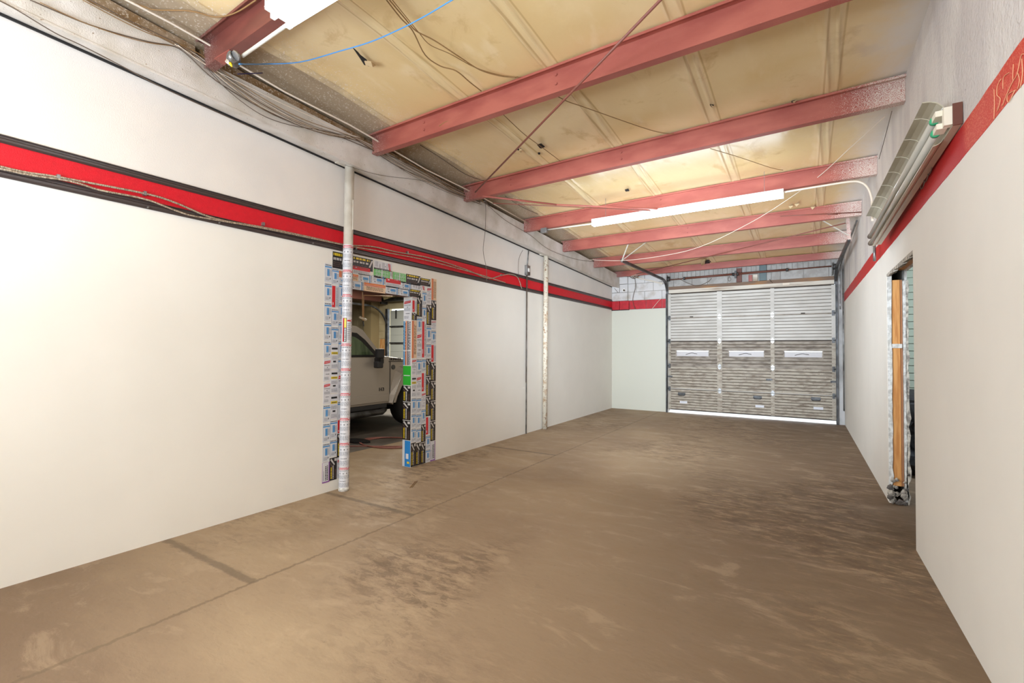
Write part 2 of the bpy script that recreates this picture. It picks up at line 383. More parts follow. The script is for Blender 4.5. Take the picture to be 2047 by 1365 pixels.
while x < W+.12: xs.append(x); x += .008 if any(-.05 < x-s < .12 for s in SEAMS) else (.03 if any(abs(x-s-.03) < .2 for s in SEAMS) else .09)
xs.append(W+.12); ysn = [-4.05+.125*i for i in range(int(15.1/.125)+1)]+[D+.1]
nx = len(xs)
vs = [(x, y, ceilz(x, y)) for y in ysn for x in xs]
mb.add(vs, [(j*nx+i, j*nx+i+1, (j+1)*nx+i+1, (j+1)*nx+i) for j in range(len(ysn)-1) for i in range(nx-1)], 0, True)
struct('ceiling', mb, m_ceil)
mb = MB(); mb.box((-12, -4.2, 3.95), (W+3, D+.3, 4.05)); struct('ceiling_deck', mb, m_brown)
bpy.data.objects['ceiling_deck'].name = 'ceiling.001'

# ------------------------------------------------------------------ floor and ground
mb = MB(); mb.box((-1.25, -4.2, -.12), (W+3, D+.02, 0)); struct('floor', mb, m_floor)
mb = MB(); mb.box((-12, -4.2, -.12), (-1.25, D+.02, .001)); struct('floor_side', mb, mat('side bay concrete', S(112, 102, 92), .6, c2=S(84, 76, 68), scale=1.3, detail=8))
mb = MB(); mb.box((-14, D+.02, -.16), (W+5, D+9, -.035)); tag(mb.build('driveway', m_conc), 'bright sunlit pavement seen under the garage door', 'ground', kind='structure')

# ------------------------------------------------------------------ left wall
DY0, DY1, DZ = 3.12, 4.07, 2.045
mb = MB()
for a, b_, z0, z1, mi in ((-4.1, DY0, 0, 2.43, 0), (DY1, D, 0, 2.43, 0), (DY0, DY1, DZ, 2.43, 0), (-4.1, D, 2.43, 3.9, 1)):
    mb.box((-.13, a, z0), (0, b_, z1), mi)
struct('wall_left', mb, [m_wall, m_wallup])
# red band between two dark metal trims
mb = MB(); mb.box((0, -4, 2.445), (.006, D, 2.60)); struct('trim_1', mb, m_red, label='red painted band running along the left wall')
def trimprof(z0, z1, d):
    h = z1-z0
    return [(0, z0), (d*.5, z0), (d, z0+h*.2), (d, z0+h*.45), (d*.45, z0+h*.6), (d*.45, z0+h*.8), (d*.8, z0+h*.9), (d*.6, z1), (0, z1)]
mb = MB(); pr = trimprof(2.595, 2.645, .022)
mb.prism(pr, 1, -4, D); struct('trim_2', mb, m_dark, label='dark brown metal trim above the red band')
mb = MB(); pr = trimprof(2.395, 2.452, .024)
mb.prism(pr, 1, -4, D); struct('trim_3', mb, m_dark, label='dark brown metal trim below the red band')

# ------------------------------------------------------------------ right wall with rough opening
OY0, OY1, OZ = 4.33, 5.57, 2.13
mb = MB()
for a, b_, z0, z1, mi in ((-4.1, OY0, 0, 2.365, 0), (OY1, D, 0, 2.365, 0), (OY0, OY1, OZ, 2.365, 0), (-4.1, D, 2.365, 3.9, 1)):
    mb.box((W, a, z0), (W+.025, b_, z1), mi)
struct('wall_right', mb, [m_wall, m_plaster])
mb = MB()
y = -4.0; lo = []; hi = []
while y < D-.02:
    lo.append((y, 2.352+random.uniform(-.002, .002))); hi.append((y, 2.512+random.uniform(-.004, .004))); y += .11
mb.prism(lo+hi[::-1], 0, W-.002, W+.001); struct('trim_4', mb, m_redR, label='red painted band on the right wall with rough edges')
# upper wall of the side store (behind the leaf of plasterboard)
mb = MB(); mb.box((W+.134, -4.1, 0), (W+.152, OY0-.1, 3.9)); mb.box((W+.134, OY1+.03, 0), (W+.152, D, 3.9)); mb.box((W+.134, OY0-.1, OZ+.02), (W+.152, OY1, 3.9))
struct('wall_store', mb, m_gyp)

# ------------------------------------------------------------------ back wall
DX0, DX1, DZT = 1.33, 4.50, 2.72
mb = MB()
mb.box((-.13, D+.015, 0), (DX0, D+.2, 3.9)); mb.box((DX1, D+.015, 0), (W+.2, D+.2, 3.9)); mb.box((DX0, D+.015, 2.78), (DX1, D+.2, 3.9))
wb = struct('wall_back', mb, m_mortarw)
mb = MB(); mb.box((0, D-.012, 0), (DX0-.03, D+.015, 2.385)); struct('wall_back_panel', mb, m_green); bpy.data.objects['wall_back_panel'].name = 'wall_back.001'
def blk(x0, x1, z0, z1, m, d=.012, mi=0):
    mb = MB(); y1 = D+.02; y0 = D+.015-d
    g = .004
    mb.add([(x0+g, y0, z0+g), (x1-g, y0, z0+g), (x1-g, y0, z1-g), (x0+g, y0, z1-g), (x0, y1, z0), (x1, y1, z0), (x1, y1, z1), (x0, y1, z1)],
           [(0, 1, 2, 3), (0, 4, 5, 1), (1, 5, 6, 2), (2, 6, 7, 3), (3, 7, 4, 0)])
    return mb.build('block', m, wb)
# painted blocks left of the door (a shallow pilaster in the corner)
m_redb = mat('red painted block', S(196, 22, 36), 0.5, c2=S(176, 18, 30), scale=12, bump=.3, bscale=60)
rows = [(2.385, 2.60, m_redb), (2.604, 2.80, m_blockw), (2.804, 3.00, m_blockw), (3.004, 3.20, m_blockw), (3.204, 3.40, m_blockw)]
for i, (z0, z1, m_) in enumerate(rows):
    if i == 0:
        ed = [(0.004, .20, .05), (.204, .43, .05), (.434, .83, .018), (.834, 1.20, .018), (1.204, 1.296, .018)]
    elif i % 2:
        ed = [(0.004, .40, .05), (.404, .80, .018), (.804, 1.20, .018), (1.204, 1.296, .018)]
    else:
        ed = [(0.004, .20, .05), (.204, .40, .05), (.404, .60, .018), (.604, 1.0, .018), (1.004, 1.296, .018)]
    for a, b_, d in ed: blk(a, b_, z0, z1, m_, d)
mb = MB(); mb.box((0.0, D-.042, 2.372), (.435, D+.0, 2.390)); mb.box((.435, D-.01, 2.372), (1.297, D+.0, 2.390)); struct('trim_5', mb, m_black, label='black line under the red band on the back wall')
# blocks above the door
x = DX0-.12; k = 0
edges = [1.33, 1.72, 2.00, 2.40, 2.76]
xb = [1.30, 1.47, 1.87, 2.19, 2.60, 3.02, 3.42, 3.58, 3.98, 4.40, 4.62]
for a, b_ in zip(xb[:-1], xb[1:]): blk(a+.004, b_-.004, 2.862, 3.052, m_block, .02)
nb = 36; x0 = 1.30; wbk = (4.62-x0)/nb
for i in range(nb): blk(x0+i*wbk+.005, x0+(i+1)*wbk-.005, 3.06, 3.19, m_block, .02)
for i in range(2): blk(4.505, 4.625, 2.2+i*.33, 2.52+i*.33, m_blockw, .02)

# closed rear wall (behind the camera), and the neighbouring bay's shell
mb = MB(); mb.box((-.13, -4.2, 0), (W+.2, -4.0, 3.95)); struct('wall_rear', mb, m_wallup)
mb = MB(); mb.box((-12, D, 0), (-7.75, D+.15, 3.95)); mb.box((-3.0, D, 0), (-.13, D+.15, 3.95)); mb.box((-7.75, D, 2.75), (-3.0, D+.15, 3.95))
struct('wall_side_bay_back', mb, m_sidewall)
bpy.data.objects['wall_side_bay_back'].name = 'wall_side_back'
mb = MB(); mb.box((-12.1, -4.2, 0), (-12, D+.1, 3.95)); struct('wall_side_left', mb, m_dwall)
mb = MB(); mb.box((-12, -4.3, 0), (-.13, -4.2, 3.95)); struct('wall_side_rear', mb, m_dwall)
mb = MB(); mb.box((-12, -4.2, 3.45), (-.13, D, 3.5)); struct('ceiling_side', mb, mat('side bay ceiling', S(120, 88, 66), .7))
mb = MB(); mb.box((W+3, -4.2, 0), (W+3.1, D+.2, 3.95)); struct('wall_store_right', mb, m_siding)
mb = MB(); mb.box((W+.19, 10.2, 0), (W+3, 10.3, 3.95)); struct('wall_store_back', mb, m_siding)

# ------------------------------------------------------------------ roof steel: purlins
PN = ['red steel roof purlin hidden above the photographer', 'red steel roof purlin behind the photographer', 'red steel purlin just overhead at the rear',
      'dark red purlin at top left above the near lit lamp', 'bright red purlin crossing the top of the photo',
      'red purlin meeting the right wall above the unlit lamp', 'red purlin directly in front of the long lit lamp', 'red purlin right behind the long lit lamp',
      'red purlin next to last before the garage door', 'brown red purlin against the back wall above the door']
for i, (ya, yb) in enumerate(PUR):
    if i < 2: continue
    t = thing('roof_purlin', PN[i], 'beam', (0, (ya+yb)/2, zroof(W/2, (ya+yb)/2)-.175), group='red roof purlins')
    x0, x1 = .205 if i < 9 else .02, W-.002
    def sec(x, y, prof):
        zt = zroof(x, y)-.004; return [(x, y+a, zt+b_) for a, b_ in prof]
    H = .178 if i < 9 else .118
    mp_ = m_redox if i != 3 else m_redox0
    web = [(-.003, 0), (.003, 0), (.003, -H), (-.003, -H)]
    topf = [(-.062, 0), (-.003, 0), (-.003, -.005), (-.057, -.005), (-.057, -.018), (-.062, -.018)]
    botf = [(.003, -H), (.066, -H), (.066, -H+.02), (.061, -H+.02), (.061, -H+.005), (.003, -H+.005)]
    for nm, pf in (('web', web), ('top_flange', topf), ('bottom_flange', botf)):
        mb = MB(); n = len(pf); vs = sec(x0, ya, pf) + sec(x1, yb, pf)
        mb.add(vs, [tuple(range(n)), tuple(range(n, 2*n))[::-1]] + [(k, (k+1) % n, n+(k+1) % n, n+k) for k in range(n)])
        mb.build(nm, mp_, t)
    # lap bolts in the web
    for fx in ([.17, .49] if i in (4, 5, 6) else [.5]):
        for dz in (-.05, -.12):
            xx = x0+(x1-x0)*fx; yy = ya+(yb-ya)*fx; zt = zroof(xx, yy)
            mb = MB(); mb.tube([(xx, yy-.003, zt+dz), (xx, yy-.014, zt+dz)], .011, 6); mb.build('bolt', m_redox, t)
# wire stub hooked on the bright purlin
p = [px(q, 1, 3.22) for q in [(878, 252), (890, 244), (905, 240), (897, 246), (902, 236)]]
mb = MB(); mb.tube(smoothpath(p, 4), .004, 5); tag(mb.build('wire_stub', m_wireb), 'short curled wire end on the bright red purlin', 'wire')

# ------------------------------------------------------------------ white rafter beam on the left
def bb(y): return 3.395-.0385*y
def bo(y): return 3.35-.0393*y
BT = [(-4, 3.70), (.96, 3.56), (3.27, 3.515), (4.53, 3.475), (6.66, 3.40), (D, 3.218)]
def bt(y):
    for (a, za), (b_, zb) in zip(BT[:-1], BT[1:]):
        if a <= y <= b_: return za+(zb-za)*(y-a)/(b_-a)
    return BT[-1][1]
t = thing('rafter_beam', 'long white painted steel beam running along the top of the left wall', 'beam', (.1, 3.5, 3.2))
ysb = [-4, -2, 0, .96, 2, 3.27, 4.53, 5.6, 6.66, 8, 9.5, D-.012]
mb = MB(); vs = []
for y in ysb: vs += [(.03, y, bb(y)+.004), (.2, y, bo(y)+.004), (.2, y, bt(y)), (.03, y, bt(y))]
n = len(ysb); fs = [(0, 1, 2, 3), tuple((n-1)*4+k for k in (3, 2, 1, 0))]
for i in range(n-1):
    for k in range(4): fs.append((i*4+k, i*4+(k+1) % 4, (i+1)*4+(k+1) % 4, (i+1)*4+k))
mb.add(vs, fs); mb.build('beam_body', m_beamw, t)
mb = MB(); vs = []
for y in ysb: vs += [(.002, y, bb(y)-.012), (.206, y, bo(y)-.008), (.206, y, bo(y)+.006), (.002, y, bb(y)+.004)]
mb.add(vs, fs); mb.build('bottom_flange', m_beamw, t)
mb = MB(); vs = []
for y in ysb: vs += [(.001, y, bb(y)-.030), (.012, y, bb(y)-.030), (.012, y, bb(y)-.012), (.001, y, bb(y)-.012)]
mb.add(vs, fs); mb.build('shadow_gap_strip', m_black, t)
# tan closure strips standing on the beam between purlins
for i in range(2, len(PUR)-1):
    y0 = PUR[i][0]+.02; y1 = PUR[i+1][0]-.02
    if y1 <= y0: continue
    mb = MB(); vs = []
    for y in (y0, y1): vs += [(.06, y, bt(y)-.01), (.13, y, bt(y)-.01), (.10, y, ceilz(.1, y)+.0), (.06, y, ceilz(.06, y)+.0)]
    mb.add(vs, [(0, 1, 2, 3), (7, 6, 5, 4)] + [(k, (k+1) % 4, 4+(k+1) % 4, 4+k) for k in range(4)])
    mb.build('closure_strip', m_tan, t)

# ------------------------------------------------------------------ steel pipe columns
STK = {}   # colours for the printed stickers
def cm(name, c, rough=.4): STK[name] = mat('print '+name, c, rough); return STK[name]
cm('white', S(214, 212, 214)); cm('pale', S(212, 213, 216)); cm('blue', S(60, 130, 190)); cm('lblue', S(120, 172, 214)); cm('text', S(52, 50, 56))
cm('gtext', S(150, 150, 156)); cm('red', S(205, 30, 34)); cm('black', S(34, 30, 30)); cm('yellow', S(226, 196, 40)); cm('silver', S(200, 194, 188))
cm('green', S(110, 190, 100)); cm('vgreen', S(50, 165, 50)); cm('tan', S(228, 196, 160)); cm('orange', S(222, 120, 60)); cm('purple', S(140, 80, 160)); cm('brown', S(96, 74, 64))
cm('sky', S(40, 130, 200))
SM = list(STK.values()); SI = {k: i for i, k in enumerate(STK)}
def text_rows(L, u0, v0, u1, v1, rows, c, rnd, fill=.55, layer=2):
    h = (v1-v0)/rows
    for r in range(rows):
        u = u0; v = v0+r*h
        while u < u1-.02:
            w = rnd.uniform(.04, .13)*(u1-u0)*1.6
            L.append((u, v+h*.2, min(u+w, u1), v+h*(.2+fill), c, layer)); u += w+rnd.uniform(.02, .05)*(u1-u0)*1.6
def text_cols(L, u0, v0, u1, v1, cols, c, rnd, fill=.6, layer=2):
    w = (u1-u0)/cols
    for r in range(cols):
        v = v0; u = u0+r*w
        while v < v1-.02:
            h = rnd.uniform(.04, .12)*(v1-v0)
            L.append((u+w*.15, v, u+w*(.15+fill), min(v+h, v1), c, layer)); v += h+.02
def kind(k, seed):
    r = random.Random(seed*13+ord(k)); L = []; P = []
    if k == 'A':
        L.append((0, 0, 1, 1, 'pale', 0)); text_rows(L, .08, .90, .9, .97, 1, 'text', r)
        L += [(0, .80, 1, .87, 'lblue', 1), (.04, .815, .96, .855, 'blue', 2), (.34, .34, .66, .72, 'blue', 1), (.39, .37, .61, .69, 'lblue', 2), (.45, .40, .55, .66, 'blue', 3), (0, .0, .03, 1, 'gtext', 1)]
        P += [([(.70, .12), (.82, .20), (.78, .26), (.72, .24)], 'black', 1)]
        text_rows(L, .15, .08, .6, .26, 3, 'gtext', r); text_rows(L, .7, .36, .92, .7, 5, 'gtext', r)
    elif k == 'B':
        L.append((0, 0, 1, 1, 'black', 0)); text_cols(L, .08, .08, .30, .62, 1, 'yellow', r, .8); text_cols(L, .36, .06, .60, .66, 1, 'silver', r, .6)
        text_cols(L, .66, .06, .92, .5, 2, 'brown', r, .7)
        P += [([(.05, .92), (.22, .98), (.72, .70), (.62, .66)], 'silver', 1), ([(.0, .78), (.10, .80), (.45, .58), (.36, .56)], 'brown', 1)]
        L.append((.64, .84, .96, .96, 'silver', 1))
    elif k == 'C':
        L += [(0, 0, 1, 1, 'white', 0), (.04, .02, .50, .98, 'red', 1)]; text_cols(L, .58, .06, .94, .94, 3, 'gtext', r, .5); L.append((.14, .12, .24, .24, 'white', 2))
    elif k == 'D':
        L.append((0, 0, 1, 1, 'white', 0))
        P += [([(.06, .78), (.90, .84), (.94, .94), (.10, .90)], 'red', 1), ([(.12, .83), (.86, .885), (.86, .90), (.12, .85)], 'white', 2), ([(.44, .62), (.52, .60), (.58, .63), (.50, .655)], 'text', 1)]
        text_rows(L, .1, .45, .9, .58, 4, 'gtext', r); text_rows(L, .3, .30, .8, .35, 1, 'text', r); text_rows(L, .1, .08, .7, .22, 3, 'gtext', r); text_rows(L, .1, .70, .9, .74, 1, 'text', r)
    elif k == 'E':
        L.append((0, 0, 1, 1, 'green', 0))
        for v in (.3, .62, .94): L.append((.06, v-.02, .94, v, 'white', 1))
        L.append((.46, .05, .52, .95, 'white', 1)); text_rows(L, .1, .1, .9, .9, 9, 'white', r, .3)
    elif k == 'F':
        L += [(0, 0, 1, 1, 'white', 0), (.1, .82, .92, .90, 'black', 1), (.05, .62, .95, .72, 'yellow', 1), (.3, .28, .7, .35, 'black', 1)]; text_rows(L, .1, .4, .9, .55, 4, 'gtext', r); text_rows(L, .1, .05, .9, .2, 3, 'gtext', r); text_rows(L, .15, .64, .85, .70, 1, 'text', r)
    elif k == 'G':
        L += [(0, 0, 1, 1, 'tan', 0), (0, 0, .20, 1, 'orange', 1), (.26, 0, .34, 1, 'red', 1)]; text_cols(L, .42, .1, .9, .9, 3, 'brown', r, .4)
    elif k == 'H':
        L += [(0, 0, 1, 1, 'purple', 0), (.0, .06, .86, 1, 'white', 1)]; text_cols(L, .35, .12, .8, .85, 2, 'text', r, .6); text_cols(L, .06, .12, .28, .6, 1, 'gtext', r, .5)
    elif k == 'N':
        L += [(0, 0, 1, 1, 'vgreen', 0), (.1, .48, .9, .52, 'white', 1)]
    elif k == 'K':
        L += [(0, 0, 1, 1, 'sky', 0), (.0, .0, .3, 1, 'pale', 1), (.45, .3, .8, .5, 'white', 1), (.6, .12, .9, .2, 'yellow', 1)]
    elif k == 'R':
        L += [(0, 0, 1, 1, 'white', 0), (.0, .0, .22, 1, 'lblue', 1), (.30, 0, .42, 1, 'orange', 1), (.5, 0, .62, 1, 'brown', 1)]
        text_cols(L, .64, .02, .98, .98, 2, 'black', r, .5); text_cols(L, .02, .02, .4, .98, 2, 'text', r, .3)
    elif k == 'W':
        L += [(0, 0, 1, 1, 'white', 0), (0.0, .86, 1, .90, 'red', 1), (.05, .925, .95, .955, 'red', 1)]
        text_rows(L, .1, .865, .9, .895, 1, 'white', r, .5); text_rows(L, .05, .79, .95, .83, 1, 'text', r)
        for u in (.18, .52, .84): L.append((u, .66, u+.07, .71, 'text', 1))
        text_rows(L, .05, .44, .95, .60, 5, 'gtext', r); text_rows(L, .2, .30, .8, .34, 1, 'text', r); text_rows(L, .05, .05, .95, .24, 5, 'gtext', r)
    elif k == 'Y':
        L += [(0, 0, 1, 1, 'white', 0), (.22, .02, .34, 1, 'red', 1), (.34, .02, .62, 1, 'black', 1), (.38, .6, .58, .98, 'yellow', 2), (.66, .86, 1, .92, 'red', 1)]
        text_cols(L, .38, .05, .58, .58, 1, 'silver', r, .7); text_rows(L, .68, .1, .98, .8, 9, 'gtext', r)
    elif k == 'J':
        L += [(0, 0, 1, 1, 'black', 0)]; text_rows(L, .05, .72, .85, .95, 1, 'yellow', r, .7); text_rows(L, .05, .45, .8, .7, 1, 'silver', r, .6); text_rows(L, .05, .08, .75, .42, 3, 'brown', r, .5)
        P += [([(.78, .3), (.86, .3), (1.0, .9), (.92, .9)], 'silver', 3)]
    return L, P
_cache = {}
def sticker_mb(k, seed, mapf, nseg=1, depth=.0012):
    L, P = kind(k, seed); mb = MB()
    for (a, b_, c, d, cn, ly) in L:
        n = nseg if (c-a) > .15 and nseg > 1 else (1 if nseg == 1 else 2)
        for i in range(n):
            ua = a+(c-a)*i/n; ub = a+(c-a)*(i+1)/n; w = .0035+ly*depth
            mb.add([mapf(ua, b_, w), mapf(ub, b_, w), mapf(ub, d, w), mapf(ua, d, w)], [(0, 1, 2, 3)], SI[cn])
            if ly == 0:
                mb.add([mapf(ua, b_, 0), mapf(ub, b_, 0), mapf(ub, b_, w), mapf(ua, b_, w)], [(0, 1, 2, 3)], SI[cn])
                mb.add([mapf(ua, d, 0), mapf(ub, d, 0), mapf(ub, d, w), mapf(ua, d, w)], [(0, 3, 2, 1)], SI[cn])
                if i == 0: mb.add([mapf(a, b_, 0), mapf(a, b_, w), mapf(a, d, w), mapf(a, d, 0)], [(0, 1, 2, 3)], SI[cn])
                if i == n-1: mb.add([mapf(c, b_, 0), mapf(c, b_, w), mapf(c, d, w), mapf(c, d, 0)], [(0, 1, 2, 3)], SI[cn])
    for poly, cn, ly in P:
        w = .0035+ly*depth; mb.add([mapf(u, v, w) for u, v in poly], [tuple(range(len(poly)))], SI[cn])
    return mb
def mesh_for(k, seed, horizontal):
    key = (k, seed, horizontal)
    if key in _cache: return _cache[key]
    if horizontal: f = lambda u, v, w: (w, v, 1-u)      # rotated a quarter turn
    else: f = lambda u, v, w: (w, u, v)
    mb = sticker_mb(k, seed, f)
    me = bpy.data.meshes.new('sticker'); me.from_pydata(mb.v, [], mb.f)
    for m in SM: me.materials.append(m)
    for p, mi in zip(me.polygons, mb.m): p.material_index = mi
    me.update(); _cache[key] = me; return me

casing = thing('doorway_casing', 'doorway surround pasted over with overlapping printed carton panels', 'door frame', (0, 3.6, 0))
def stick(k, y0, y1, z0, z1, hor=False, x=.0005):
    if z0 < .09 and y0 > 4: z0 = .004
    o = bpy.data.objects.new('carton_panel', mesh_for(k, random.randint(0, 3), hor)); col.objects.link(o)
    o.parent = casing; o.location = Vector((x, y0, z0))-Vector(casing.location); o.scale = (1, y1-y0, z1-z0)
    o['kind'] = 'part'; del o['kind']
def stk_px(k, x0, y0, x1, y1, hor=False, xx=.0005):
    a = px((x0, y0), 0, 0); b_ = px((x0, y1), 0, 0); c = px((x1, y0), 0, 0)
    stick(k, a.y, c.y, b_.z, a.z, hor, xx)
# left strip, three columns given where the photograph shows them
def zat(xp, yp): return px((xp, yp), 0, 0).z
c1y = (2.872, 2.952); c2y = (2.954, 3.036); c3y = (3.038, 3.118)
zs = [zat(650, v) for v in (526, 565, 604, 644, 682, 718)]
def colfill(yy, items, xp):
    for k, a, b_, *h in items: stick(k, yy[0], yy[1], zat(xp, b_)+.002, zat(xp, a), bool(h))
colfill(c1y, [('A', 526, 563), ('A', 565, 602), ('A', 604, 642), ('A', 644, 680), ('A', 682, 716), ('D', 718, 763), ('D', 765, 808), ('A', 810, 845), ('A', 847, 885), ('A', 887, 924), ('H', 925, 966)], 647)
colfill(c2y, [('A', 536, 568), ('C', 570, 615), ('A', 617, 651), ('A', 653, 688), ('F', 690, 738), ('F', 740, 786), ('F', 788, 838), ('A', 840, 877), ('A', 879, 913), ('B', 915, 960)], 664)
colfill(c3y, [('G', 541, 554), ('A', 555, 565, 1), ('A', 566, 603), ('A', 605, 641), ('A', 643, 679), ('A', 681, 716), ('A', 718, 745), ('D', 746, 800), ('A', 802, 838), ('C', 839, 866), ('B', 867, 914), ('D', 915, 955)], 678)
# lintel
for k, x0, y0, x1, y1 in [('J', 665, 502, 687, 535), ('J', 704, 511, 745, 536), ('D', 747, 520, 783, 537), ('E', 747, 534, 779, 554), ('F', 779.5, 541, 785, 556),
                          ('E', 785.5, 543, 811, 562), ('J', 812, 547, 840, 567), ('J', 840.5, 555, 860, 570)]: stk_px(k, x0, y0, x1, y1, k == 'F' or k == 'D')
for k, x0, y0, x1, y1 in [('C', 704, 530, 740, 546), ('A', 716, 546.5, 743, 563), ('G', 700, 547, 715.5, 560), ('A', 743.5, 549.5, 770, 566), ('C', 770.5, 555, 801, 573), ('A', 801.5, 562, 822, 578), ('D', 822.5, 567, 850, 577)]: stk_px(k, x0, y0, x1, y1, True)
for k, x0, y0, x1, y1 in [('A', 700, 560, 727, 577), ('G', 727.5, 564, 770, 581), ('A', 771, 570.5, 797.5, 586), ('A', 798, 576, 820, 590)]: stk_px(k, x0, y0, x1, y1, True)
stk_px('J', 818, 577.5, 841, 592)
# right strip
K1, K2, K3, K4, K5 = (4.075, 4.155), (4.157, 4.245), (4.247, 4.325), (4.327, 4.413), (4.415, 4.505)
colfill(K5, [('G', 557, 600), ('B', 600.5, 640), ('D', 641, 659), ('A', 660, 688), ('C', 689, 724), ('B', 725, 762), ('B', 763, 801), ('B', 802, 841), ('B', 842, 881), ('H', 882, 916)], 865)
colfill(K4, [('D', 573, 608), ('B', 609, 650), ('A', 651, 686), ('A', 687, 716), ('B', 717, 752), ('B', 753, 792), ('B', 793, 832), ('C', 833, 869), ('A', 870, 897), ('A', 898, 920)], 854)
colfill(K3, [('A', 582, 611), ('A', 612, 640), ('C', 641, 716), ('A', 717, 744), ('C', 745, 783), ('D', 784, 816), ('A', 817, 847), ('B', 848, 884), ('B', 885, 922)], 845)
colfill(K2, [('B', 593, 633), ('A', 634, 664), ('D', 665, 716), ('A', 717, 750), ('D', 751, 794), ('A', 795, 826), ('A', 827, 855), ('A', 856, 884), ('B', 885, 925)], 836)
colfill(K1, [('D', 594, 599), ('C', 600, 624), ('B', 625, 640), ('G', 641, 716), ('D', 717, 750), ('F', 751, 794), ('A', 795, 826), ('A', 827, 855), ('A', 856, 884), ('B', 885, 926)], 826)
# far jamb reveal (faces the camera side)
rev = [('D', 598, 640), ('R', 641, 700), ('R', 701, 730), ('N', 731, 770), ('B', 771, 803), ('B', 804, 840), ('B', 841, 880), ('K', 881, 927)]
for k, a, b_ in rev:
    z0 = px((818, b_), 1, DY1).z; z0 = .004 if z0 < .09 else z0; z1 = px((818, a), 1, DY1).z-.002
    f = lambda u, v, w, z0=z0, z1=z1: (-.128+.126*u, DY1-w, z0+(z1-z0)*v)
    mb = sticker_mb(k, 1, f); mb.build('carton_panel', SM, casing, origin=(-.06, DY1, z0))
mb = MB(); mb.box((-.13, DY0, DZ-.012), (.0, DY1, DZ-.001)); mb.build('lintel_underside', m_brown, casing)

# column 1
top1 = Vector((.10, 3.075, bb(3.07)-.02)); bot1 = Vector((.088, 3.055, 0))
t = thing('pipe_column', 'white pipe column beside the doorway with printed labels wrapped round it', 'column', bot1)
mb = MB(); mb.tube([bot1+Vector((0, 0, 0.0)), top1], .046, 24); mb.build('pipe', m_pipe, t)
mb = MB(); mb.box((top1.x-.075, top1.y-.12, top1.z-.004), (top1.x+.09, top1.y+.12, top1.z+.008)); mb.build('cap_plate', m_pipe, t)
mb = MB(); mb.tube([bot1, bot1+Vector((0, 0, .035))], .050, 24); mb.build('base_collar', m_gyp, t)
mb = MB(); mb.box((top1.x+.04, top1.y+.006, 2.60), (top1.x+.05, top1.y+.012, 2.90)); mb.build('seam_strip', m_pipe, t)
segz = [.035, .245, .49, .735, .98, 1.225, 1.47, 1.715, 1.96, 2.205, 2.45]
for i in range(10):
    a, b_ = segz[i], segz[i+1]-.003
    for part in range(3):
        kk = 'Y' if (i == 6 and part == 0) else 'W'
        ang0 = -1.95 + part*2*PI/3+ .1*(i % 2)
        def f(u, v, w, a=a, b_=b_, ang0=ang0):
            z = a+(b_-a)*v; c = bot1+(top1-bot1)*(z/top1.z); th = ang0+u*2*PI/3*.99
            r = .0465+w*.5; return (c.x+r*math.cos(th), c.y+r*math.sin(th), z)
        mb = sticker_mb(kk, i*3+part, f, 6, .0010)
        o = mb.build('label_wrap', SM, t, origin=(bot1.x, bot1.y, a))
# column 2
t = thing('pipe_column', 'worn speckled pipe column on the left wall nearer the garage door', 'column', (.055, 7.36, 0))
tp = Vector((.085, 7.33, bb(7.33)-.02))
mb = MB(); mb.tube([(.055, 7.36, 0), tp], .042, 20); mb.build('pipe', m_pipe2, t)
mb = MB(); mb.box((tp.x-.07, tp.y-.12, tp.z-.004), (tp.x+.09, tp.y+.12, tp.z+.008)); mb.build('cap_plate', m_pipe, t)

# ------------------------------------------------------------------ cables on the red band, conduit with box
def pathx(pts, x): return [px(q, 0, x) for q in pts]
t = thing('armoured_cable', 'upper of two flexible armoured cables clipped along the red band', 'cable', (.02, 3, 2.45))
A1 = [(-500, 200), (0, 333), (117, 354), (290, 387), (350, 405), (430, 437), (530, 455), (620, 474), (690, 489), (745, 493), (790, 503), (860, 516), (930, 538), (975, 556), (1000, 551), (1020, 548), (1035, 555), (1043, 577)]
mb = MB(); mb.tube(smoothpath(pathx(A1, .026), 5), .0075, 6); mb.build('cable_run', m_armor, t)
for q in [(117, 354), (290, 387), (527, 448), (712, 496), (815, 505), (1003, 550)]:
    c = px(q, 0, .03); mb = MB(); mb.box((.006, c.y-.008, c.z-.012), (.036, c.y+.008, c.z+.016)); mb.build('clip', m_steel, t)
t = thing('armoured_cable', 'lower of two flexible armoured cables drooping over the dark trim', 'cable', (.02, 3, 2.42))
A2 = [(-500, 205), (0, 337), (140, 362), (200, 380), (290, 398), (360, 424), (400, 434), (530, 457), (640, 480), (700, 492), (780, 506), (860, 522), (960, 549), (1010, 565)]
mb = MB(); mb.tube(smoothpath(pathx(A2, .04), 5), .0065, 6); mb.build('cable_run', m_armor, t)
for q in [(296, 414), (439, 445), (626, 486)]:
    c = px(q, 0, .03); mb = MB(); mb.tube([(.02, c.y, c.z), (.035, c.y, c.z)], .006, 6); mb.build('screw', m_steel, t)
t = thing('wall_conduit', 'grey conduit with switch box dropping down the left wall before the second column', 'conduit', (.02, 6.76, 0))
mb = MB(); mb.tube([(.02, 6.76, 0.0), (.02, 6.77, 2.66)], .010, 8); mb.build('lower_pipe', m_steel, t)
mb = MB(); mb.tube([(.02, 6.78, 2.83), (.02, 6.82, 3.10)], .010, 8); mb.build('upper_pipe', m_steel, t)
mb = MB(); mb.box((0, 6.72, 2.665), (.05, 6.83, 2.83)); mb.build('switch_box', m_steel, t, bevel=.004)
mb = MB(); mb.box((.05, 6.755, 2.72), (.06, 6.795, 2.78)); mb.build('cover', m_fixw, t)
mb = MB(); mb.tube([(.028, 6.735, .86), (.028, 6.745, 2.66)], .006, 6); mb.build('loose_wire', m_wire, t)

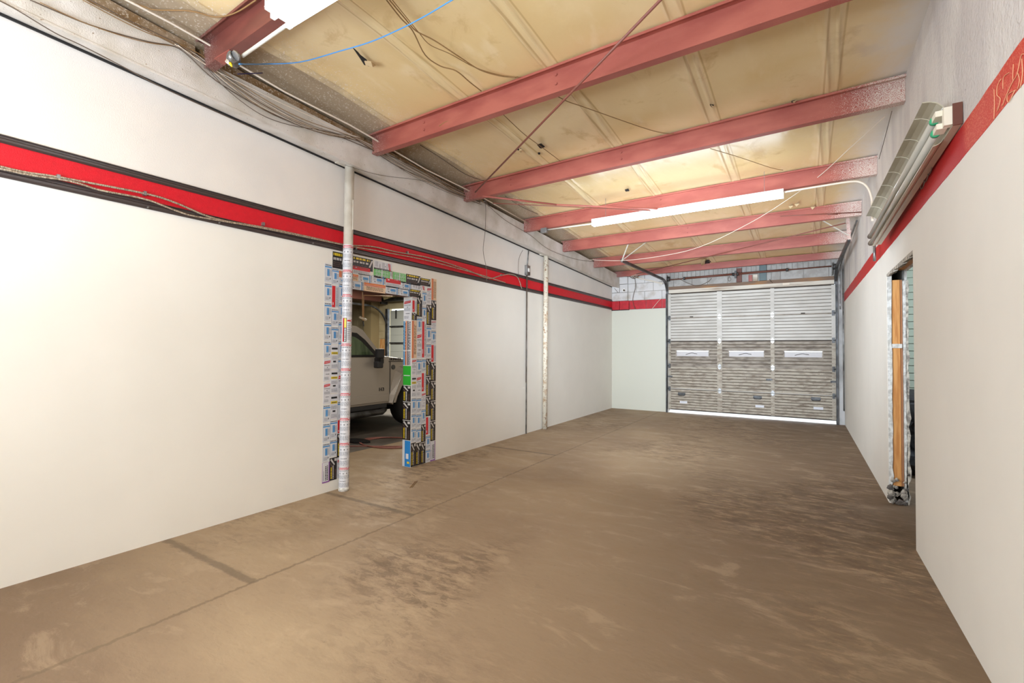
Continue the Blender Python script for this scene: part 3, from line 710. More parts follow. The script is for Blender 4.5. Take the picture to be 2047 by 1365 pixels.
# ------------------------------------------------------------------ wires draped on the beam
def wire(pts, x, r, m, lab, name='wire', cat='wire', grp=None, n=5):
    mb = MB(); mb.tube(smoothpath(pathx(pts, x), n), r, 5); return tag(mb.build(name, m), lab, cat, grp)
G = 'old wires along the white beam'
wire([(-60, -30), (0, 2), (37, 22), (110, 66), (157, 88), (220, 120), (311, 168), (366, 194), (440, 227), (524, 264)], .215, .0035, m_wire, 'dark wire sagging below the beam at far upper left', grp=G)
wire([(60, 0), (180, 50), (290, 82), (345, 92), (375, 110), (430, 160), (520, 215), (600, 250), (680, 274), (745, 300), (800, 320), (880, 362), (960, 405)], .22, .004, m_wire, 'dark wire in the bundle hugging the beam top', grp=G)
wire([(165, 0), (240, 40), (300, 68), (352, 84), (410, 115), (470, 160), (540, 205), (610, 240), (690, 268), (760, 295), (850, 350), (960, 400)], .225, .003, m_wireb, 'tan wire in the bundle hugging the beam top', grp=G)
wire([(180, 0), (260, 42), (320, 70), (355, 88), (400, 122), (455, 180), (520, 228), (580, 250), (650, 262), (700, 276)], .23, .003, m_wire, 'lowest looping wire under the near junction box', grp=G)
wire([(355, 90), (420, 135), (500, 175), (560, 205), (620, 232), (680, 262), (720, 275)], .235, .003, m_wirew, 'pale wire strand looping under the near junction box', grp=G)
wire([(700, 272), (730, 290), (790, 330), (850, 358), (905, 385), (960, 403)], .235, .004, m_wire, 'dark wire between the first column and the tangle', grp=G)
wire([(745, 275), (800, 312), (860, 352), (920, 388), (968, 402)], .24, .003, m_wireb, 'tan wire crossing just past the bright purlin', grp=G)
wire([(80, 5), (180, 50), (280, 82), (345, 92)], .235, .0025, m_wireb, 'thin tan wire crossing the beam face at upper left', grp=G)
wire([(690, 330), (760, 350), (850, 362), (940, 385)], .215, .002, m_wire, 'faint thin wire drooping right of the first column top', grp=G)
wire([(970, 405), (1010, 440), (1060, 470), (1100, 500), (1160, 520), (1210, 523)], .22, .003, m_wire, 'dark wire curving over the beam toward the second column', grp=G)
wire([(968, 402), (971, 415), (970, 460), (966, 500), (972, 535), (973, 563)], .215, .0035, m_wire, 'dark wire hanging straight down over beam and red band', 'hanging_wire')
wire([(1045, 500), (1038, 515), (1036, 535), (1037, 555)], .02, .003, m_wire, 'short loose wire left of the grey switch box', 'hanging_wire')

BN = ['second', 'third', 'fourth', 'fifth', 'sixth', 'seventh', 'eighth']
for i_ in range(7):
    k_ = i_*3.2; rj = random.Random(i_)
    pts_ = [(352+rj.uniform(-3, 3), 86+i_*.6), (400, 112+k_*.6), (460, 158+k_*.9), (530, 204+k_*.95), (600, 240+k_*.7), (660, 264+k_*.35), (715, 276+i_), (760, 300+i_*2), (830, 340+i_*2.2), (900, 376+i_*1.6), (962, 402+i_)]
    wire([(a_+rj.uniform(-2, 2), b2+rj.uniform(-1.5, 1.5)) for a_, b2 in pts_], .222+.002*i_, .0022, (m_wire, m_wirew, m_wireb)[i_ % 3], 'thin wire, '+BN[i_]+' strand from the top in the bundle draped over the beam', grp=G)
# thin conduit along the ceiling edge + junction boxes
mb = MB(); mb.tube([px(q, 0, .30) for q in [(180, -40), (253, 0), (340, 45), (456, 111), (478, 130), (570, 184), (700, 250), (745, 276), (850, 338), (960, 392), (1066, 452)]], .008, 6)
tag(mb.build('ceiling_conduit', m_wirew), 'thin pale conduit running along the ceiling edge above the white beam', 'conduit')
t = thing('junction_box', 'open round junction box with loose wires on the dark red purlin', 'junction box', px((472, 120), 1, 1.56))
c = px((474, 122), 1, 1.56); mb = MB(); mb.tube([c, c+Vector((0, -.045, -.005))], .045, 12); mb.build('box_body', m_steel, t)
mb = MB(); mb.tube([c+Vector((.03, -.05, -.02)), c+Vector((.10, -.06, -.03)), c+Vector((.10, -.065, -.035))], .03, 8); mb.build('cover', m_steel, t)
for k in range(3):
    mb = MB(); mb.tube(smoothpath([c+Vector((-.01+.015*k, -.045, .0)), c+Vector((.0+.015*k, -.07, -.04)), c+Vector((.04, -.06, -.07))], 4), .003, 5); mb.build('lead', m_wirew, t)
mb = MB(); mb.tube([c+Vector((.04, -.06, -.06)), c+Vector((.055, -.06, -.085))], .011, 6, r2=.004); mb.build('wire_nut', STK['yellow'], t)
mb = MB(); mb.tube([px((485, 112), 1, 1.54), px((582, 44), 1, 1.54)], .011, 8); tag(mb.build('lamp_conduit', m_pipe), 'pale conduit from the junction box to the near lit lamp', 'conduit')
wire([(475, 148), (500, 147), (525, 146)], .34, .004, m_navy, 'short navy cable end below the near junction box', 'cable_end', 'cable')
# red oxide clamp plate at the purlin end
mb = MB(); p = [px(q, 2, 3.47) for q in [(428, 118), (447, 130), (476, 114), (458, 100)]]
mb.add([v for v in p]+[v+Vector((0, 0, .006)) for v in p], [(0, 1, 2, 3), (7, 6, 5, 4), (0, 4, 5, 1), (1, 5, 6, 2), (2, 6, 7, 3), (3, 7, 4, 0)])
tag(mb.build('clamp_plate', m_redox), 'red steel clip plate at the left end of the dark red purlin', 'bracket')
c = px((1088, 460), 1, 6.1)
t = thing('junction_box', 'small grey junction box where conduit meets the beam near the long lamp', 'junction box', c)
mb = MB(); mb.box(c-Vector((.05, .03, .04)), c+Vector((.05, .03, .03))); mb.build('box_body', m_steel, t, bevel=.005)
mb = MB(); mb.tube([c+Vector((.05, 0, 0)), c+Vector((.08, 0, 0))], .014, 8); mb.build('connector', m_steel, t)
mb = MB(); mb.tube([c+Vector((.08, 0, 0)), px((1186, 447), 1, 6.0)], .010, 8); tag(mb.build('lamp_conduit', m_pipe), 'white conduit feeding the left end of the long lamp', 'conduit')

# blue cable, ceiling wires
def roofpx(q, off=-.03):
    d = fw + rt*((q[0]-1023.5)/F) - up*((q[1]-682.5)/F); tt = 3.0
    for i in range(60):
        P_ = camC+d*tt; tt -= (P_.z-zroof(P_.x, P_.y)-off)/d.z
    return camC+d*tt
c0 = px((478, 128), 1, 1.5)
bp_ = [c0] + [roofpx(q, -.12) for q in [(530, 128), (600, 124), (680, 102), (740, 84), (800, 58), (850, 32), (904, 0), (960, -30)]]
mb = MB(); mb.tube(smoothpath(bp_, 5), .004, 6); tag(mb.build('data_cable', m_blue), 'blue network cable looping across the ceiling from the junction box', 'cable')
def rwire(pts, r, m, lab, off=-.035, name='ceiling_wire', cat='wire', grp=None):
    mb = MB(); mb.tube(smoothpath([roofpx(q, off) for q in pts], 5), r, 5); return tag(mb.build(name, m), lab, cat, grp)
rwire([(765, -10), (800, 35), (825, 62), (850, 110), (880, 132), (912, 142), (940, 165), (962, 182)], .0045, m_wireb, 'left strand of the brown wires bending toward the bright purlin')
rwire([(770, -10), (812, 40), (832, 62), (870, 82), (920, 115), (960, 140), (1000, 152), (1032, 155)], .0045, m_wireb, 'right strand of the brown wires reaching the bright purlin')
rwire([(776, -10), (815, 38), (838, 66), (860, 90), (900, 108), (950, 135), (1000, 150), (1036, 154)], .003, m_wireb, 'thin middle strand among the brown ceiling wires')
rwire([(250, 0), (290, 14), (312, 20), (380, 22), (430, 34), (470, 26), (512, 0)], .005, m_wireb, 'tan wire wandering over the ceiling at upper left')
rwire([(1108, 189), (1135, 203), (1170, 215), (1300, 260), (1348, 268)], .0035, m_wireb, 'brown wire slanting between the bright purlin and the next', -.03)
rwire([(1002, 225), (1030, 252), (1050, 270), (1080, 292), (1120, 322)], .0035, m_wireb, 'short brown wire near the torn ceiling holes', -.03)
rwire([(1420, 297), (1480, 315), (1540, 335), (1565, 340)], .0035, m_wireb, 'brown wire above the bright reflection on the ceiling', -.03)
rwire([(840, 290), (880, 315), (930, 348), (968, 362)], .004, m_wire, 'dark wire along the ceiling edge before the third purlin', -.03)
rwire([(1010, 392), (1040, 412), (1075, 428)], .004, m_wire, 'dark wire along the ceiling edge after the third purlin', -.03)
# long pale line swagged across the room
pts = [px(q, 1, yy_) for q, yy_ in [((1178, 519), 7.9), ((1240, 521), 7.85), ((1320, 512), 7.7), ((1400, 493), 7.45), ((1500, 445), 7.0), ((1580, 395), 6.55), ((1640, 350), 6.1), ((1700, 295), 5.6), ((1770, 232), 4.95)]]
mb = MB(); mb.tube(smoothpath(pts, 5), .004, 5); tag(mb.build('swagged_line', m_wirew), 'thin pale line swagged across the room behind the long lamp', 'wire')
mb = MB(); mb.tube([px((1207, 521), 0, .4), px((1207, 536), 0, .4)], .004, 5); tag(mb.build('string_end', m_wirew), 'short white string tail at the left end of the pale line', 'wire')
pts = [px(q, 0, 4.5) for q in [(1783, 222), (1765, 290), (1757, 318)]]
mb = MB(); mb.tube(pts, .002, 4); tag(mb.build('ceiling_wire', m_wire), 'thin dark thread hanging near the right wall beside the unlit lamp', 'wire')
# brace rods
def rod(a, b_, r, m, lab):
    mb = MB(); mb.tube([a, b_], r, 8); return tag(mb.build('brace_rod', m), lab, 'rod')
m_rodm = mat('rusty red rod', S(128, 72, 58), .5)
rod(px((1328, -8), 2, 3.27), px((950, 384), 2, 3.30), .009, m_rodm, 'long diagonal brace rod crossing under the bright purlin')
rod(px((965, 392), 2, 3.25), px((1112, 409), 2, 3.22), .012, m_redox, 'short thick red brace bar springing from the wire tangle')
rod(px((1112, 409), 2, 3.22), px((1322, 418), 2, 3.20), .010, m_redox, 'red brace rod ending at the long lamp')
rod(px((985, 406), 2, 3.23), px((1300, 421), 2, 3.19), .006, m_rodm, 'thin dark brace rod just below the red one')
rod(px((1272, 548), 2, 3.12), px((1690, 446), 2, 3.17), .008, m_rodm, 'far brace rod crossing above the garage door')
t = thing('turnbuckle_rod', 'brace rod with turnbuckle at the right end of the far purlin', 'rod', px((1665, 428), 2, 3.2))
mb = MB(); mb.tube([px((1560, 432), 2, 3.2), px((1722, 424), 2, 3.2)], .007, 6); mb.build('rod', m_rodm, t)
for dy in (-.02, .02):
    a = px((1655, 428), 2, 3.2)+Vector((0, dy, 0)); b_ = px((1675, 427), 2, 3.2)+Vector((0, dy, 0)); mb = MB(); mb.tube([a, b_], .006, 6); mb.build('turnbuckle_side', m_rodm, t)
# tears in the insulation
m_hole = mat('torn hole', S(30, 24, 22), .9); m_flap = mat('curled flap', S(205, 178, 135), .7)
def tear(poly, flap, lab, grp=None):
    c = roofpx(poly[0], 0); t = thing('insulation_tear', lab, 'tear', c, grp)
    mb = MB(); v = [roofpx(q, -.012) for q in poly]; n = len(v)
    v = [Vector((a.x, a.y, min(a.z, ceilz(a.x, a.y)-.004))) for a in v]
    mb.add(v+[a+Vector((0, 0, .008)) for a in v], [tuple(range(n)), tuple(range(n, 2*n))[::-1]]+[(k, (k+1) % n, n+(k+1) % n, n+k) for k in range(n)]); mb.build('opening', m_hole, t)
    if flap:
        v = [roofpx(q, -.012-.03*(i % 2)) for i, q in enumerate(flap)]; n = len(v); mb = MB()
        mb.add(v+[a+Vector((0, 0, .004)) for a in v], [tuple(range(n)), tuple(range(n, 2*n))[::-1]]+[(k, (k+1) % n, n+(k+1) % n, n+k) for k in range(n)]); mb.build('flap', m_flap, t)
tear([(706, 97), (716, 106), (721, 112), (733, 121), (738, 133), (728, 130), (719, 116)], [(728, 122), (742, 124), (751, 131), (745, 134), (731, 131)], 'long torn hole with a curled flap near the near lit lamp')
tear([(1074, 290), (1082, 288), (1089, 294), (1082, 297), (1079, 296)], None, 'small dark hole in the ceiling right of the diagonal rod')
tear([(1075, 306), (1080, 306), (1080, 309), (1076, 309)], None, 'tiny dark hole just under the small ceiling hole')
tear([(1033, 300), (1041, 297), (1040, 301)], [(1038, 297), (1044, 300), (1042, 306), (1038, 302)], 'small tear with pale flap left of the diagonal rod')
tear([(1419, 210), (1427, 211), (1423, 215)], [(1421, 210), (1426, 213), (1423, 214)], 'small nick in the ceiling before the third purlin')
tear([(1582, 204), (1590, 202), (1592, 205), (1584, 209)], [(1584, 204), (1592, 201), (1588, 207)], 'small loose flap at the edge of the purlin over the unlit lamp')
tear([(1249, 380), (1256, 378), (1258, 382), (1251, 383)], None, 'small hole beside the bright reflection on the ceiling')
for i, q in enumerate([(1580, 412), (1592, 408), (1624, 414)]):
    tear([(q[0], q[1]), (q[0]+3, q[1]-1), (q[0]+2, q[1]+2)], [(q[0]-4, q[1]), (q[0]+4, q[1]-5), (q[0]+6, q[1]-1), (q[0], q[1]+5)], ['left', 'middle', 'right'][i]+'most peeling yellow flap behind the right end of the long lamp', 'peeling flaps behind the long lamp')
tear([(1405, 527), (1416, 519), (1421, 524), (1409, 533)], [(1401, 520), (1410, 518), (1408, 533), (1402, 530)], 'dark torn hole above the garage door shaft')

# ------------------------------------------------------------------ fluorescent lamps
t = thing('fluorescent_lamp', 'lit twin tube lamp at the top left edge of the photo', 'lamp', (2.7, 1.5, 3.3))
ya, za = 1.50, 3.30; X0, X1 = 1.44, 3.94
mb = MB(); mb.prism([(ya-.06, za+.045), (ya-.075, za), (ya-.05, za-.012), (ya+.05, za-.012), (ya+.075, za), (ya+.06, za+.045)], 0, X0, X1); mb.build('housing', m_fixw, t)
for dy in (-.045, .045):
    mb = MB(); mb.tube([(X0+.05, ya+dy, za-.045), (X1-.05, ya+dy, za-.045)], .019, 14); mb.build('tube', m_tube1, t)
    for xx in (X0+.03, X1-.06):
        mb = MB(); mb.box((xx, ya+dy-.014, za-.066), (xx+.03, ya+dy+.014, za-.008)); mb.build('socket', m_fixw, t, bevel=.004)
mb = MB(); mb.box((X0-.004, ya-.07, za-.01), (X0, ya+.07, za+.045)); mb.build('end_cap', m_fixw, t)
for xx in (1.75, 3.6):
    mb = MB(); mb.bar((xx, ya, za+.04), (xx, ya, zroof(xx, ya)), .02, .004); mb.build('hanger', m_steel, t)

t = thing('fluorescent_lamp', 'long lit tube lamp hung crossways in the middle of the room', 'lamp', (2.65, 6.0, 3.15))
ya = 6.0; L0, L1 = Vector((1.515, ya, 3.155)), Vector((3.79, ya, 3.165))
mb = MB(); mb.bar(L0+Vector((0, 0, .028)), L1+Vector((0, 0, .028)), .10, .034); mb.build('housing', m_fixw, t)
for dy in (-.028, .028):
    mb = MB(); mb.tube([L0+Vector((.02, dy, -.018)), L1+Vector((-.02, dy, -.018))], .023, 14); mb.build('tube', m_tube, t)
for e, s in ((L0, 1), (L1, -1)):
    for dy in (-.028, .028):
        mb = MB(); mb.box(e+Vector((0, dy-.014, -.045)), e+Vector((.02*s, dy+.014, .01))); mb.build('socket', m_fixw, t)
for xx in (1.70, 3.6):
    mb = MB(); mb.bar((xx, ya, 3.20), (xx, ya, zroof(xx, ya)), .004, .004); mb.build('hanger', m_steel, t)
pts = [px((1567, 384), 1, 6.03), px((1640, 372), 1, 6.03), px((1700, 363), 1, 6.03), px((1722, 365), 1, 6.03), px((1735, 376), 1, 6.02), px((1742, 395), 1, 6.0), px((1743, 412), 1, 5.95), px((1744, 440), 1, 5.6)]
mb = MB(); mb.tube(smoothpath(pts, 6), .011, 8); tag(mb.build('lamp_conduit', m_wirew), 'white conduit curving from the long lamp down the right wall', 'conduit')

# unlit wall lamp
t = thing('wall_lamp', 'unlit twin tube lamp with curved reflector mounted above the right red band', 'lamp', (4.56, 4.1, 2.45))
y0, y1 = 3.07, 5.40
NC, FC = Vector((4.614, 0, 2.567)), Vector((4.562, 0, 2.437))
def wl(y, dx, dz, k=0.0):
    u = (y-y0)/(y1-y0); c = NC.lerp(FC, u); return (c.x+dx, y, c.z+dz+k*u)
def lofted(prof, ya, yb, nm, m, parent, k=0.0):
    mb = MB(); n = len(prof); vs = [wl(ya, a, b_, k) for a, b_ in prof] + [wl(yb, a, b_, k) for a, b_ in prof]
    fs = [(i, (i+1) % n, n+(i+1) % n, n+i) for i in range(n)] + [tuple(range(n))[::-1], tuple(range(n, 2*n))]
    mb.add(vs, fs); return mb.build(nm, m, parent)
lofted([(-.018, -.052), (.016, -.052), (.016, .052), (-.018, .052)], y0, y1, 'housing', m_refl, t)
lofted([(-.019, -.054), (.017, -.054), (.017, .054), (-.019, .054)], y0-.006, y0, 'end_plate', m_brown, t)
arc = [(-.018, .050), (-.012, .085), (-.022, .115), (-.045, .140), (-.072, .153), (-.103, .157)]
lofted(arc+[(a-.002, b_-.005) for a, b_ in arc[::-1]], y0+.14, y1-.10, 'upper_reflector', m_refl, t, .045)
arc2 = [(-.018, -.045), (-.026, -.062), (-.042, -.074), (-.060, -.078)]
lofted(arc2+[(a, b_+.004) for a, b_ in arc2[::-1]], y0+.16, y1-.06, 'lower_reflector', m_refl, t)
lofted([(-.050, -.045), (-.019, -.045), (-.019, .045), (-.050, .045)], y0, y0+.035, 'socket_block', m_socket, t)
for dz, dx in ((.033, -.064), (-.032, -.060)):
    mb = MB(); mb.tube([wl(y0+.12, dx, dz), wl(y1-.03, dx, dz)], .018, 14); mb.build('tube', m_glass, t)
    mb = MB(); mb.tube([wl(y0+.10, dx, dz), wl(y0+.12, dx, dz)], .0205, 14); mb.build('green_collar', m_teal, t)
    lofted([(dx-.012, dz-.014), (-.03, dz-.014), (-.03, dz+.014), (dx-.012, dz+.014)], y0+.03, y0+.10, 'socket_arm', m_socket, t)
    mb = MB(); mb.tube([wl(y1-.03, dx, dz), wl(y1+.01, dx, dz)], .022, 10); mb.build('end_socket', m_wire, t)
for k in range(7):
    y = y0+.32+k*.27
    mb = MB(); mb.tube([wl(y, a-.002, b_-.007, .045) for a, b_ in arc[1:]], .0014, 5); mb.build('rib', m_socket, t)
c = px((1748, 500), 0, 4.58)
mb = MB(); mb.tube([(4.58, c.y, c.z-.11), (4.58, c.y, c.z+.06)], .013, 8); tag(mb.build('conduit_stub', m_steel), 'grey conduit stub hanging below the far end of the unlit lamp', 'conduit')
t2 = thing('wire_tangle', 'small tangle of dark wires under the middle of the unlit lamp', 'wire', (4.6, 3.95, 2.36))
for k in range(3):
    c_ = Vector((4.612, 3.66+.10*k, 2.488-.012*k)); pts = [c_+Vector((.0, .055*math.cos(a), .026*math.sin(a))) for a in [i*.8+k for i in range(8)]]
    mb = MB(); mb.tube(smoothpath(pts, 4), .0022, 5); mb.build('loop', m_wire, t2)
# chalk scribble on the right red band
def scr(pts): 
    mb = MB(); mb.tube(smoothpath(pathx(pts, W-.004), 3), .0016, 4); return mb
t = thing('chalk_scribble', 'illegible pale chalk scrawl on the right red band at the photo edge', 'marking', (W-.003, 2.5, 2.42))
for pts in [[(1987, 178), (1988, 205), (1987, 238)], [(2001, 158), (1994, 172), (1993, 190), (2000, 198), (1994, 222)], [(2017, 145), (2006, 155), (2005, 178)], [(2026, 128), (2025, 160), (2034, 145), (2041, 112), (2047, 108)],
            [(2026, 160), (2012, 190), (2004, 212)], [(2034, 145), (2038, 160), (2034, 178)], [(2030, 180), (2014, 190), (2016, 205), (2028, 182)], [(2043, 118), (2044, 150), (2039, 176)]]:
    scr(pts).build('stroke', m_chalk, t)

# ------------------------------------------------------------------ rough opening in the right wall
t = thing('stud_framing', 'bare orange wooden stud between torn drywall edges in the right wall opening', 'framing', (4.7, OY1, 0))
yf = OY1
mb = MB(); mb.box((4.668, yf-.005, .16), (4.728, yf+.08, 2.07)); mb.build('stud', m_wood, t)
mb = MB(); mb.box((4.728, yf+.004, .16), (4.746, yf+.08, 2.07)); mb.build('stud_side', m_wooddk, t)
mb = MB(); mb.box((4.668, yf-.02, 1.435), (4.742, yf+.02, 1.475)); mb.build('blocking', m_gyp, t, bevel=.004)
mb = MB(); mb.box((4.66, yf-1.24, OZ+.035), (4.80, yf+.05, OZ+.075)); mb.build('head_plate', m_wood, t)
rr = random.Random(3)
def ragged(x0, x1, y, z0, z1, m, nm, amp=.006, n=26, th=.02):
    mb = MB(); L_ = []; R_ = []
    for i in range(n+1):
        z = z0+(z1-z0)*i/n; k = 3 if z < .35 else 1
        L_.append((x0+rr.uniform(-.2, .2)*amp, z)); R_.append((x1+rr.uniform(-1, 1)*amp*k, z))
    mb.prism([(a, b_) for a, b_ in L_+R_[::-1]], 1, y-th, y+.03); return mb.build(nm, m, t)
ragged(4.636, 4.666, yf, 0.0, OZ, m_gyp, 'drywall_edge', .003)
ragged(4.748, 4.768, yf, 0.0, 2.06, m_gyp, 'drywall_edge', .004)
ragged(4.768, 4.790, yf, 0.0, 2.06, m_rubble, 'torn_paper_edge', .010)
for k in range(26):   # crumbled gypsum at the foot
    x = rr.uniform(4.64, 4.79); z = abs(rr.gauss(0, .09)); s = rr.uniform(.012, .03)
    if x > 4.745: z = rr.uniform(0, .42)
    bm = bmesh.new(); bmesh.ops.create_icosphere(bm, subdivisions=1, radius=s)
    for v in bm.verts: v.co = Vector((v.co.x*rr.uniform(.7, 1.3), v.co.y*rr.uniform(.6, 1.1), v.co.z*rr.uniform(.7, 1.5)))
    me = bpy.data.meshes.new('gypsum_chunk'); bm.to_mesh(me); bm.free(); me.materials.append(m_rubble if k % 3 else m_dirt)
    o = bpy.data.objects.new('gypsum_chunk', me); col.objects.link(o); o.parent = t
    o.location = Vector((x, yf-.03-rr.uniform(0, .02), z+s*.8))-Vector(t.location)
t = thing('broken_header_edge', 'row of broken grey plaster pieces along the top of the wall opening', 'rubble', (W+.01, 5, OZ-.02))
for k in range(9):
    ya = OY1-.138*(k+1)+.006; yb = OY1-.138*k; mb = MB(); j = rr.uniform(-.008, .008)
    z1 = OZ+.001; z0 = OZ-.034+j
    mb.hexa([(W+.001, ya, z0), (W+.03, ya, z0+.012), (W+.034, yb, z0+.008), (W+.001, yb, z0+.004), (W+.001, ya, z1), (W+.03, ya, z1), (W+.03, yb, z1), (W+.001, yb, z1)])
    mb.build('plaster_piece', m_rubble, t)
# far siding wall of the store and dark clutter
sd = struct('wall_store_siding', MB().box((W+.19, 8.7, 0), (W+3, 8.75, 3.95)), m_siding)
for k in range(30):
    z = .05+k*.105; mb = MB()
    mb.prism([(8.70, z), (8.672, z+.004), (8.688, z+.10), (8.70, z+.10)], 0, W+.2, W+1.6)
    mb.build('siding_board', m_siding, sd)
t = thing('debris_pile', 'dark pile of debris beyond the opening in the right wall', 'debris', (5.1, 7.0, 0))
for k in range(26):
    s = rr.uniform(.06, .16); z = rr.uniform(0, .75); x = rr.uniform(4.98, 5.30); y = rr.uniform(6.8, 7.4)
    bm = bmesh.new(); bmesh.ops.create_icosphere(bm, subdivisions=2, radius=s)
    for v in bm.verts: v.co *= rr.uniform(.75, 1.2)
    me = bpy.data.meshes.new('debris_chunk'); bm.to_mesh(me); bm.free(); me.materials.append(mat_d if False else m_black)
    o = bpy.data.objects.new('debris_chunk', me); col.objects.link(o); o.parent = t; o.location = Vector((x, y, z+s))-Vector(t.location)

# ------------------------------------------------------------------ garage door
gd = thing('garage_door', 'grimy grey ribbed sectional garage door closed in the back wall', 'door', (2.9, D, 0))
ZB = [.075, .54, 1.06, 1.62, 2.15, 2.705]
XB = [(1.395, 2.375), (2.475, 3.395), (3.465, 4.435)]
YF = D+.03
def ribpanel(x0, x1, z0, z1, nr, hole=None):
    mb = MB()
    pz = []; h = (z1-z0)/nr
    for i in range(nr):
        z = z0+i*h; pz += [(z+.001, 0), (z+h*.08, .012), (z+h*.84, .012), (z+h*.95, 0)]
    pz.append((z1, 0))
    pieces = [(x0, x1, z0, z1)] if not hole else [(x0, hole[0], z0, z1), (hole[1], x1, z0, z1), (hole[0], hole[1], z0, hole[2]), (hole[0], hole[1], hole[3], z1)]
    for a, b_, c, d in pieces:
        q = [(z, o) for z, o in pz if c <= z <= d]
        if not q: continue
        q = [(c, q[0][1])]+q+[(d, q[-1][1])]
        vs = [(a, YF-o, z) for z, o in q]+[(b_, YF-o, z) for z, o in q]; n = len(q)
        for i in range(n-1):
            dark = (q[i][1] == 0) or (q[i+1][1] == 0 and q[i][1] > 0)
            mb.add([vs[i], vs[n+i], vs[n+i+1], vs[i+1]], [(0, 1, 2, 3)], 1 if dark else 0)
    # back skin keeps daylight out
    for a, b_, c, d in pieces: mb.box((a, YF+.004, c), (b_, YF+.012, d))
    return mb
for s in range(5):
    z0, z1 = ZB[s]+.006, ZB[s+1]-.006
    m_ = [m_doorB, m_doorB, m_doorC, m_doorA, m_doorA][s]
    for c, (x0, x1) in enumerate(XB):
        hole = None
        if s == 2: hole = ([1.52, 2.61, 3.64][c], [2.20, 3.27, 4.28][c], 1.285, 1.405)
        o = ribpanel(x0, x1, z0, z1, 8, hole).build('panel', [m_, m_grooveB if s < 3 else m_grooveA], gd)
        if hole:
            w = MB()
            for a, b_, zc, zd in ((hole[0]-.02, hole[0], hole[2]-.02, hole[3]+.02), (hole[1], hole[1]+.02, hole[2]-.02, hole[3]+.02), (hole[0], hole[1], hole[2]-.02, hole[2]), (hole[0], hole[1], hole[3], hole[3]+.02)):
                w.box((a, YF-.022, zc), (b_, YF+.012, zd))
            fr = w.build('window', m_, gd)
            w = MB(); w.box((hole[0], YF+.0, hole[2]), (hole[1], YF+.004, hole[3]-.012)); w.build('pane', m_frost, fr)
            w = MB(); mx = (hole[0]+hole[1])/2; w.tube(smoothpath([(mx-.14, YF-.004, hole[2]+.035), (mx-.02, YF-.004, hole[2]+.068), (mx+.05, YF-.004, hole[2]+.058), (mx+.1, YF-.004, hole[2]+.05)], 4), .006, 5); w.build('smudge', m_grime, fr)
# stiles and section rails
for s in range(5):
    z0, z1 = ZB[s]+.004, ZB[s+1]-.004
    for a, b_ in ((1.345, 1.395), (2.375, 2.475), (3.395, 3.465), (4.435, 4.518)):
        mb = MB(); mb.box((a, YF-.022, z0), (b_, YF+.012, z1)); mb.build('stile', m_doorA if s > 2 else m_doorB, gd)
    mb = MB(); mb.box((1.345, YF-.004, ZB[s+1]-.020), (4.485, YF+.014, ZB[s+1]+.016)); mb.build('section_rail', m_grime if s in (0, 2, 4) else m_doorC, gd)
for s in (0, 2):
    mb = MB(); mb.box((1.39, YF-.018, ZB[s+1]+(.01 if s else .0)), (4.44, YF-.003, ZB[s+1]+(.028 if s else .012))); mb.build('rail_lip', m_doorA, gd)
mb = MB(); mb.box((1.345, YF-.012, .062), (4.515, YF+.014, .080)); mb.build('bottom_seal', m_grime, gd)
# hinges: paired diamonds on the stiles
for s in range(1, 5):
    for xc in (2.425, 3.43):
        for sg in (-1, 1):
            z = ZB[s]; mb = MB(); mb.prism([(xc-.036, z+sg*.006), (xc+.036, z+sg*.006), (xc+.03, z+sg*.035), (xc, z+sg*.062), (xc-.03, z+sg*.035)], 1, YF-.034, YF-.022); mb.build('hinge', m_hinge if s > 2 else m_steel, gd)
    for xc in (1.368, 4.462):
        mb = MB(); mb.box((xc-.022, YF-.05, ZB[s]-.05), (xc+.022, YF-.022, ZB[s]+.05)); mb.build('edge_hinge', m_dsteel, gd)
        mb = MB(); mb.tube([(xc, YF-.04, ZB[s]), (xc+(.05 if xc > 3 else -.05), YF-.04, ZB[s])], .016, 8); mb.build('roller', m_dsteel, gd)
for xa, za in ((1.63, .40), (3.15, .41), (4.17, .44)):
    mb = MB(); mb.tube([(xa-.07, YF-.012, za+.015), (xa-.06, YF-.045, za), (xa+.06, YF-.045, za), (xa+.07, YF-.012, za+.015)], .009, 6); mb.box((xa-.08, YF-.018, za-.0), (xa+.08, YF-.011, za+.06)); mb.build('handle', m_dsteel, gd)
    mb = MB(); mb.box((xa-.04, YF-.018, za-.18), (xa+.12, YF-.0125, za-.13)); mb.build('worn_sticker', STK['white'], gd)
for xa in (1.37, 3.36, 4.46):
    mb = MB(); mb.box((xa-.05, YF-.04, .80), (xa+.06, YF-.022, .835)); mb.tube([(xa, YF-.04, .82), (xa, YF-.07, .82)], .02, 8); mb.build('latch', m_dsteel, gd)
for xa in (1.86, 3.98):
    for s in (3, 4):
        mb = MB(); mb.box((xa-.05, YF-.016, ZB[s]+.004), (xa+.02, YF-.0055, ZB[s]+.026)); mb.build('rust_patch', m_grime, gd)

